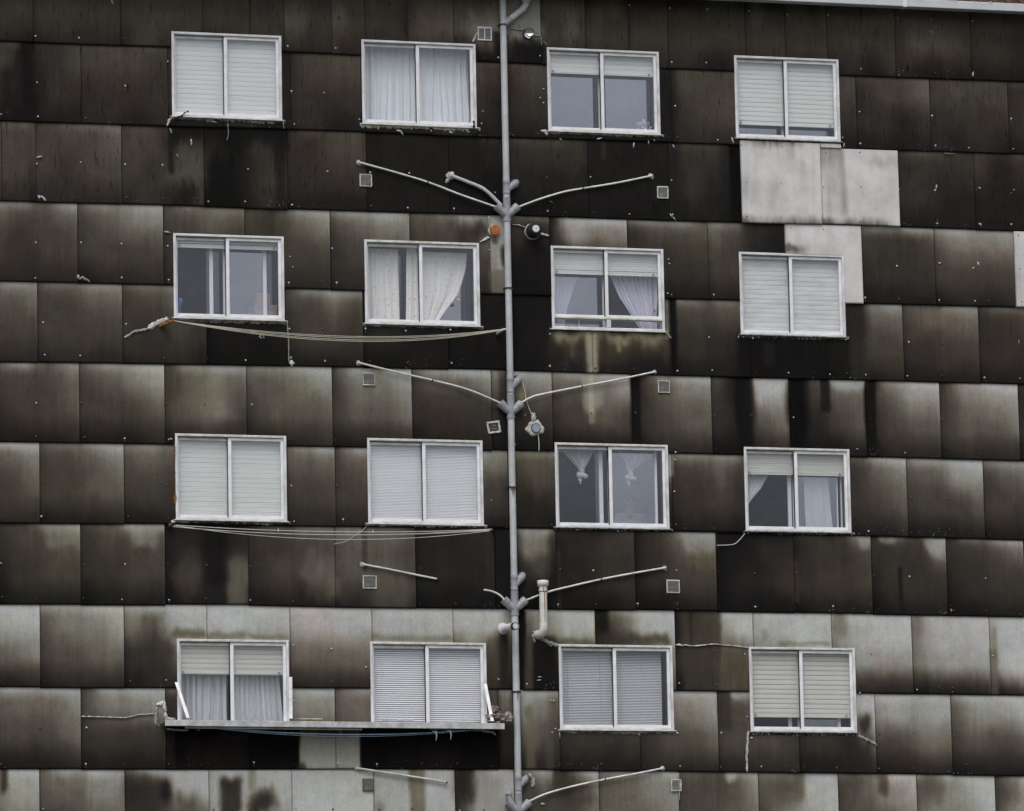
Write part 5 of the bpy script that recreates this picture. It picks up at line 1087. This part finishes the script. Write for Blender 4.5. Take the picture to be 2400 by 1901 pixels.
# ------------------------------------------------------------------ vent grilles
def vent(tile, cx, cy, wpx, hpx, label, rot=0, double=False, frame='ventf', inner='vent', fr=.014, d=.03, plain=False):
    c = T3(tile, cx, cy, d); w_ = wpx/SC*.0058; h_ = hpx/SC*.0058
    root = empty('vent_grille', (c.x,-.02,c.z-h_/2), label, 'vent grille', 'small square vent grilles')
    def bx(x0,x1,y0,y1,z0,z1,b=0):
        s = MB(); s.box(x0,x1,y0,y1,z0,z1,0,b); ca, sa = math.cos(rot), math.sin(rot)
        s.v = [(c.x+x*ca-z*sa, y, c.z+x*sa+z*ca) for (x,y,z) in s.v]; return s
    s = MB()
    for (a,b,e,f_) in ((-w_/2,w_/2,h_/2-fr,h_/2),(-w_/2,w_/2,-h_/2,-h_/2+fr),(-w_/2,-w_/2+fr,-h_/2+fr,h_/2-fr),(w_/2-fr,w_/2,-h_/2+fr,h_/2-fr)):
        q = bx(a,b,-d-.006,-.012,e,f_,.003); s.add([(v[0]+random.gauss(0,.0016), v[1]+random.gauss(0,.0015), v[2]+random.gauss(0,.0016)) for v in q.v], q.f, 0)
    if double: q = bx(-.006,.006,-d-.005,-.012,-h_/2+fr,h_/2-fr,.002); s.add(q.v,q.f,0)
    s.build('vent_frame', M[frame], root, origin=(c.x,-d,c.z))
    q = bx(-w_/2+fr,w_/2-fr,-.022,-.014,-h_/2+fr,h_/2-fr); q.build('vent_back', M['ventd'], root, origin=(c.x,-.02,c.z))
    s = MB(); n = 9
    if not plain:
        for k in range(n):
            zz = -h_/2+fr+(h_-2*fr)*(k+.5)/n; q = bx(-w_/2+fr,w_/2-fr,-d-.001,-.022,zz-.0042,zz+.0042); s.add(q.v,q.f,0)
        s.build('louvres', M[inner], root, origin=(c.x,-d,c.z))
    else:
        q = MB(); q.tube([(c.x,-.024,c.z),(c.x,-.023,c.z)], w_*.30, 20); q.build('round_duct', M['ventd'], root, origin=(c.x,-.02,c.z))
        q = MB(); q.blob((c.x+.005,-.026,c.z-.02), .03, (1.3,.2,.25), .4); q.blob((c.x,-.026,c.z+.025), .03, (1.2,.2,.35), .4); q.build('dust_clot', M['debris'], root, origin=(c.x,-.02,c.z))
vent((1,0),905,213,92,88,'double pane white grille beside the drainpipe above the second window', double=True, frame='frame', inner='fitting', fr=.016)
vent((1,0),155,1138,78,82,'chipped grille below the left end of the uppermost tube')
vent((1,0),2030,1215,74,78,'brownish grille below the right end of the uppermost tube')
vent((1,1),175,687,78,78,'neat pale framed grille under the left end of the second tube', frame='frame_old', fr=.010)
vent((1,1),2037,733,78,78,'neat pale framed grille under the right end of the second tube', frame='frame_old', fr=.010)
vent((1,1),963,990,86,76,'tilted bone coloured vent plate with a clogged round hole', rot=R(9), frame='mortar', fr=.026, plain=True)
vent((1,2),180,262,88,84,'rough edged grille under the short broken tube')
vent((1,2),2095,290,86,84,'rough edged grille at the right above the bottom window row')
vent((1,2),170,1542,70,76,'unframed dark grille in the pale sheet under the bottom left tube', frame='ventd', fr=.006)
vent((1,2),2115,1545,66,74,'grille at the bottom right, half framed in white sealant')

# ------------------------------------------------------------------ flues and pipes through the wall
c = T3((1,0),1180,213,.04); root = empty('metal_flue', (c.x,-.02,c.z), 'round shiny metal flue end right of the drainpipe top', 'flue')
s = MB(); s.tube([(c.x,-.01,c.z),(c.x,-.075,c.z)], [.079,.077], 28, caps=False); s.tube([(c.x,-.075,c.z),(c.x,-.0751,c.z)], [.077,.069], 28, caps=False); s.build('rim', M['black'], root, origin=c)
s = MB()
def dish(u, v):
    r = .070*v; a = u*2*math.pi; return (c.x+r*math.cos(a), -.030-.034*v*v, c.z+r*math.sin(a))
s.grid(29, 9, dish); s.build('dish', M['chrome'], root, origin=c)
c = T3((1,0),970,1455,.06); root = empty('rusty_flue', (c.x,-.02,c.z), 'round flue with an orange rusty lid left of the drainpipe', 'flue')
s = MB(); s.tube([(c.x-.008,-.01,c.z+.006),(c.x-.008,-.05,c.z+.006)], .082, 24); s.build('collar', M['mortar'], root, origin=c)
s = MB(); s.tube([(c.x,-.05,c.z),(c.x,-.095,c.z),(c.x,-.10,c.z)], [.072,.072,.068], 28); s.build('lid', M['terracotta'], root, origin=c)
c = T3((1,0),1208,1462,.03); e = T3((1,0),1229,1445,.20); root = empty('black_cowl', (c.x,-.02,c.z), 'bulging black plastic cowl with a white disc right of the drainpipe', 'flue cowl')
s = MB(); s.tube([(c.x,-.012,c.z),(c.x,-.04,c.z)], [.115,.105], 24); s.build('mortar_ring', M['mortar'], root, origin=c)
s = MB(); s.tube([Vector((c.x,-.03,c.z)), c.lerp(e,.25), c.lerp(e,.55), c.lerp(e,.85), e], [.098,.105,.10,.078,.052], 24); s.build('cowl', M['black'], root, origin=c)
s = MB(); s.tube([e+Vector((0,.004,0)), e+Vector((0,-.008,0)), e+Vector((0,-.012,0))], [.05,.05,.04], 24); s.build('disc', M['frame'], root, origin=e)
s = MB(); s.tube([e+Vector((0,-.011,0)), e+Vector((0,-.014,0))], .006, 8); s.build('disc_hole', M['black'], root, origin=e)
c = T3((1,1),1228,995,.05); root = empty('round_pipe_end', (c.x,-.02,c.z), 'pipe end with pale blue face in a ragged ring of mortar', 'pipe end')
s = MB(); V = []; n = 48; F = []
for k in range(n):
    a = 2*math.pi*k/n; rr = .112*(1+.30*mnoise.noise(Vector((math.cos(a)*1.3,math.sin(a)*1.3,4)))+.13*mnoise.noise(Vector((math.cos(a)*3.1,math.sin(a)*3.1,1))))
    V += [(c.x-.003+rr*math.cos(a), -.020, c.z+rr*math.sin(a)), (c.x+rr*.8*math.cos(a), -.040, c.z+rr*.8*math.sin(a)), (c.x+.055*math.cos(a), -.046, c.z+.055*math.sin(a))]
for k in range(n):
    q = (k+1)%n
    for t in (0,1): F.append((3*k+t, 3*k+t+1, 3*q+t+1, 3*q+t))
s.add(V, F, 0, False); s.blob((c.x-.02,-.024,c.z+.15), .045, (.8,.3,1.2), .8, 14); s.blob((c.x-.12,-.024,c.z-.02), .03, (.7,.3,1), .6)
s.build('mortar_ring', M['mortar'], root, origin=c)
s = MB(); s.tube([(c.x,-.02,c.z),(c.x,-.062,c.z)], .066, 24); s.build('pipe', M['black'], root, origin=c)
s = MB(); s.tube([(c.x,-.06,c.z),(c.x,-.066,c.z)], .057, 24); s.build('face', M['bluecap'], root, origin=c)
# cable from the fitting down to it
o, q = arm([((1,1),1138,702,.05),((1,1),1155,742,.045),((1,1),1165,800,.045),((1,1),1182,862,.045),((1,1),1205,915,.045),((1,1),1222,952,.045)], .0055, 'cable', 'line2', None)
tag(o, 'pale cable running from the drainpipe fitting to the round pipe end', 'cable')
o, q = arm([((1,1),1243,1038,.035),((1,1),1248,1085,.035),((1,1),1248,1138,.035)], .006, 'cable', 'line2', None); tag(o, 'short white cable end hanging below the round pipe end', 'cable')
o, q = arm([((2,1),392,1662,.035),((2,1),360,1700,.035),((2,2),330,20,.035),((2,2),290,28,.035),((2,2),215,30,.035)], .0055, 'cable', 'line2', None); tag(o, 'thin white cable curling left below the third window of the right column', 'cable')
o, q = arm([((0,2),2108,22,.035),((1,2),20,8,.035),((1,1),60,1690,.035),((1,1),120,1650,.035),((1,1),158,1618,.035)], .003, 'cable', 'line2', None); tag(o, 'faint thin wire slanting down left from the fine blinds window', 'cable')
# bent white vent pipe
root_p = T3((1,2),1262,575,.16); root = empty('bent_vent_pipe', (root_p.x,-.02,root_p.z), 'rust streaked white vent pipe that bends up from the wall', 'vent pipe')
VY = .17
xa = T3((1,2),1275,400,VY).x; ztop = T3((1,2),1275,250,VY).z; zbt = T3((1,2),1275,545,VY).z
s = MB(); s.tube([(xa,-VY,zbt+.02),(xa,-VY,ztop-.02)], .053, 20); s.build('pipe', M['wpipe'], root, origin=(xa,-VY,zbt))
s = MB(); P = [Vector((xa,-VY,zbt+.05)), Vector((xa,-VY,zbt-.02)), Vector((xa-.012,-VY+.02,zbt-.075)), Vector((xa-.030,-VY+.07,zbt-.095)), Vector((xa-.042,-.01,zbt-.09))]
s.tube(P, [.057,.057,.058,.06,.064], 20); s.build('elbow', M['wpipe'], root, origin=P[0])
s = MB(); s.tube([(xa,-VY,ztop-.005),(xa,-VY,ztop-.01),(xa,-VY,ztop-.075),(xa,-VY,ztop-.085)], [.070,.078,.076,.058], 20); s.tube([(xa,-VY,ztop-.085),(xa,-VY,ztop-.15)], .057, 20); s.build('cap', M['wpipe'], root, origin=(xa,-VY,ztop))
s = MB(); s.tube([(xa+.004,-VY-.0525,ztop-.15),(xa+.006,-VY-.0525,ztop-.40),(xa+.004,-VY-.0525,zbt+.06)], [.007,.005,.003], 5); s.tube([(xa,-VY,ztop-.150),(xa,-VY,ztop-.162)], .0585, 18); s.tube([(xa-.012,-VY-.056,ztop-.09),(xa-.010,-VY-.0575,ztop-.15)],[.006,.004],5)
s.build('rust_streak', M['rust'], root, origin=(xa,-VY,ztop))
# short horizontal flue
c = T3((1,2),1022,556,.02); L_ = .46; e = T3((1,2),1100,540,L_); root = empty('horizontal_flue', (c.x,-.02,c.z), 'short white flue with a black slotted end crossing before the drainpipe', 'flue')
s = MB(); s.tube([(c.x,-.012,c.z),(c.x,-.03,c.z),(c.x,-.06,c.z)], [.079,.077,.058], 24); s.build('wall_flange', M['frame'], root, origin=c)
s = MB(); p_ = Vector((c.x,-.05,c.z)); s.tube([p_, p_.lerp(e,.86)], .050, 20); s.build('tube', M['frame'], root, origin=c)
s = MB(); s.tube([p_.lerp(e,.86), e], .053, 20); s.build('slotted_ring', M['black'], root, origin=e)
s = MB(); dv = (e-p_).normalized()
s.tube([e, e+dv*.012], [.040,.036], 18)
for k in range(12):
    a = 2*math.pi*k/12; q = Vector((math.cos(a)*.048,0,math.sin(a)*.048)); s.tube([e+q-dv*.03, e+q+dv*.004], .005, 5)
s.build('end_face', M['frame'], root, origin=e)

# ------------------------------------------------------------------ clothes lines
def wire(pa, pb, sag, r, m, parent, skew=0, name='line'):
    P = []
    for k in range(41):
        t = k/40; p = Vector(pa).lerp(Vector(pb), t); tt = t+skew*t*(1-t); p.z -= sag*4*tt*(1-tt); P.append(p)
    s = MB(); s.tube(P, r, 6); return s.build(name, M[m], parent, origin=P[20]), P
D1 = .32
a = T3((0,1),1100,318,D1); b = T3((1,1),1040,368,D1)
root = empty('clothes_line', a, 'sagging yellowish clothes line under the two left windows of the second row', 'clothes line', 'clothes lines strung between windows')
P = None
for k, (sg, dz, dd) in enumerate(((.155,0,0),(.170,-.008,.02),(.20,-.012,.06),(.215,-.02,.08))):
    o, P = wire(a+Vector((0,-dd,dz)), b+Vector((0,-dd,dz*.4-.004*k)), sg, .0052, 'line', root, skew=-.12)
    if k == 3: PK = P
s = MB(); w0 = T3((0,1),1015,352,.02); w1 = T3((0,1),1062,322,.14); s.tube([w0,w1,a], [.026,.022,.014], 10)
for k in range(8): s.blob(w0.lerp(a, k/7), .02, (1.1,.8,.8), .7, 14, n=8)
s.build('rusty_bracket', M['rust'], root, origin=w0)
s = MB(); q0 = T3((1,1),985,400,.02); s.tube([q0, q0.lerp(b,.6), b], [.02,.016,.010], 8); s.build('hook_bracket', M['mortar2'], root, origin=q0)
s = MB(); p = PK[10]; s.tube([p,p+Vector((.02,-.01,-.025)),p+Vector((-.015,-.01,-.03)),p+Vector((.03,0,-.05))],.005,5); s.tube([p+Vector((.05,0,0)),p+Vector((.06,0,-.05))],.004,5); s.build('line_knot', M['line2'], root, origin=p)
D2 = .30
a = T3((0,1),1112,1608,D2); b = T3((1,1),950,1634,D2)
root = empty('clothes_line', a, 'three strand grey clothes line under the two left windows of the third row', 'clothes line', 'clothes lines strung between windows')
for k, (sg, da, db) in enumerate(((.062,0,0),(.085,-.03,-.02),(.150,-.012,-.035),(.088,-.034,-.022))):
    wire(a+Vector((-.02*k,-.03*k,da)), b+Vector((-.03*k,-.03*k,db)), sg, .0055, 'line2', root)
s = MB(); w0 = T3((0,1),1075,1612,.02); s.tube([w0, a+Vector((-.03,0,-.02))], [.018,.012], 8); s.blob(w0,.04,(1,.6,1),.5); s.build('wall_bracket', M['black'], root, origin=w0)
s = MB(); w1 = T3((1,1),960,1650,.02); s.tube([w1, b], [.018,.012], 8); s.build('wall_bracket', M['black'], root, origin=w1)
for (px_, dz) in ((.32,.03),(.62,.02)):
    p = a.lerp(b, px_)+Vector((0,0,-.05)); s = MB(); s.tube([p+Vector((0,0,.03)), p+Vector((.004,0,-.02))], .006, 5); s.build('line_spacer', M['line2'], root, origin=p)

# ------------------------------------------------------------------ shelf in front of the two bottom left windows
SD = .34
a = T3((0,2),1042,1150,SD); b = T3((1,2),1030,1165,SD); zs = .5*(a.z+b.z)
root = empty('window_shelf', (.5*(a.x+b.x),-.02,zs), 'long weathered metal shelf below the two bottom left windows', 'shelf')
s = MB(); s.box(a.x, b.x, -SD, -.025, zs+.015, zs+.022); s.build('tray', M['shelf'], root, origin=(a.x,-SD,zs))
s = MB(); s.box(a.x, b.x, -SD-.012, -SD, zs-.050, zs+.030, 0, .004); s.box(a.x+.28, b.x-1.95, -SD+.05, -SD+.062, zs-.075, zs-.035, 0); s.build('front_lip', M['shelf'], root, origin=(a.x,-SD,zs))
for t in (.10,.36,.62,.90):
    x = a.x+(b.x-a.x)*t; s = MB(); s.box(x-.015,x+.015,-SD+.01,-.024,zs-.012,zs+.013); s.tube([(x,-.03,zs-.16),(x,-SD+.08,zs-.01)], .008, 6); s.build('bracket', M['black'], root, origin=(x,-.03,zs))
def strut(p0, p1, wd=.022):
    s = MB(); p0 = Vector(p0); p1 = Vector(p1); n = 2
    V = [p0+Vector((-wd,0,0)),p0+Vector((wd,0,0)),p1+Vector((wd,0,0)),p1+Vector((-wd,0,0))]; V += [v+Vector((0,-.008,0)) for v in V]
    s.add(V, [(0,1,2,3),(7,6,5,4),(0,4,5,1),(1,5,6,2),(2,6,7,3),(3,7,4,0)]); s.build('strut', M['strut'], root, origin=p0)
strut(T3((0,2),1113,895,.045), T3((0,2),1186,1118,SD-.01)); strut(T3((0,2),1833,862,.045), T3((0,2),1836,1124,SD*.15), .024)
strut(T3((1,2),908,905,.045), T3((1,2),952,1140,SD-.01))
s = MB(); random.seed(21)
for k in range(60):
    p = T3((1,2), random.uniform(925,1075), random.uniform(1098,1150), random.uniform(.10,.30)); s.blob(p, random.uniform(.012,.034), (1.4,1,.6), .8, 14, n=8)
for k in range(14): s.blob(T3((1,2), random.uniform(940,1000), random.uniform(1045,1100), .05), random.uniform(.012,.03), (1,.8,1), .8, 14, n=8)
s.blob(T3((1,2),1055,1105,.12), .055, (1,.8,.9), .6, 12); s.blob(T3((1,2),1068,1118,.16), .04, (.9,.8,.8), .6, 12)
tag(s.build('foam_debris', M['debris'], None, origin=T3((1,2),1000,1140,.2)), 'heap of crumbling foam and rubble on the right end of the shelf', 'debris')
s = MB()
for (x_, w__, h__) in ((330,120,.018),(1900,0,0),(420,60,.012)):
    if w__: 
        for k in range(10): s.blob(T3((1,2), x_-w__/2+w__*k/9, 1138, SD-.08)+Vector((0,0,.012)), .018, (1.8,1,.5), .6, 14, n=8)
for k in range(10): s.blob(T3((0,2), 1880+16*k, 1130, SD-.06)+Vector((0,0,.006)), .02, (1.8,1,.45), .6, 14, n=8)
tag(s.build('dirt_crust', M['mortar'], None, origin=(a.x+2,-.2,zs+.03)), 'pale crust of dirt lying along the shelf between the windows', 'dirt crust')
# blue lines hanging under the shelf
D3 = .26
a2 = T3((0,2),1120,1158,D3); b2 = T3((1,2),958,1186,D3)
root2 = empty('clothes_line', a2, 'thin pale blue clothes line hanging just below the shelf', 'clothes line', 'clothes lines strung between windows')
for k, (sg, dz) in enumerate(((.115,0),(.135,-.004),(.10,-.012))): 
    o, P = wire(a2+Vector((.10*k,-.02*k,dz)), b2+Vector((-.05*k,-.02*k,dz)), sg, .0036, 'line_blue', root2, skew=.05)
for t in (33, 35):
    p = P[t]; s = MB(); s.tube([p+Vector((-.05,0,.01)),p,p+Vector((.01,0,-.05)),p+Vector((.0,0,-.11))], [.012,.014,.009,.004], 6); s.blob(p,.02,(1,.7,1.4),.6,n=8)
    s.build('line_knot', M['line_blue'], root2, origin=p)

print('verts cladding', out['n'], 'screws', len(sc_))
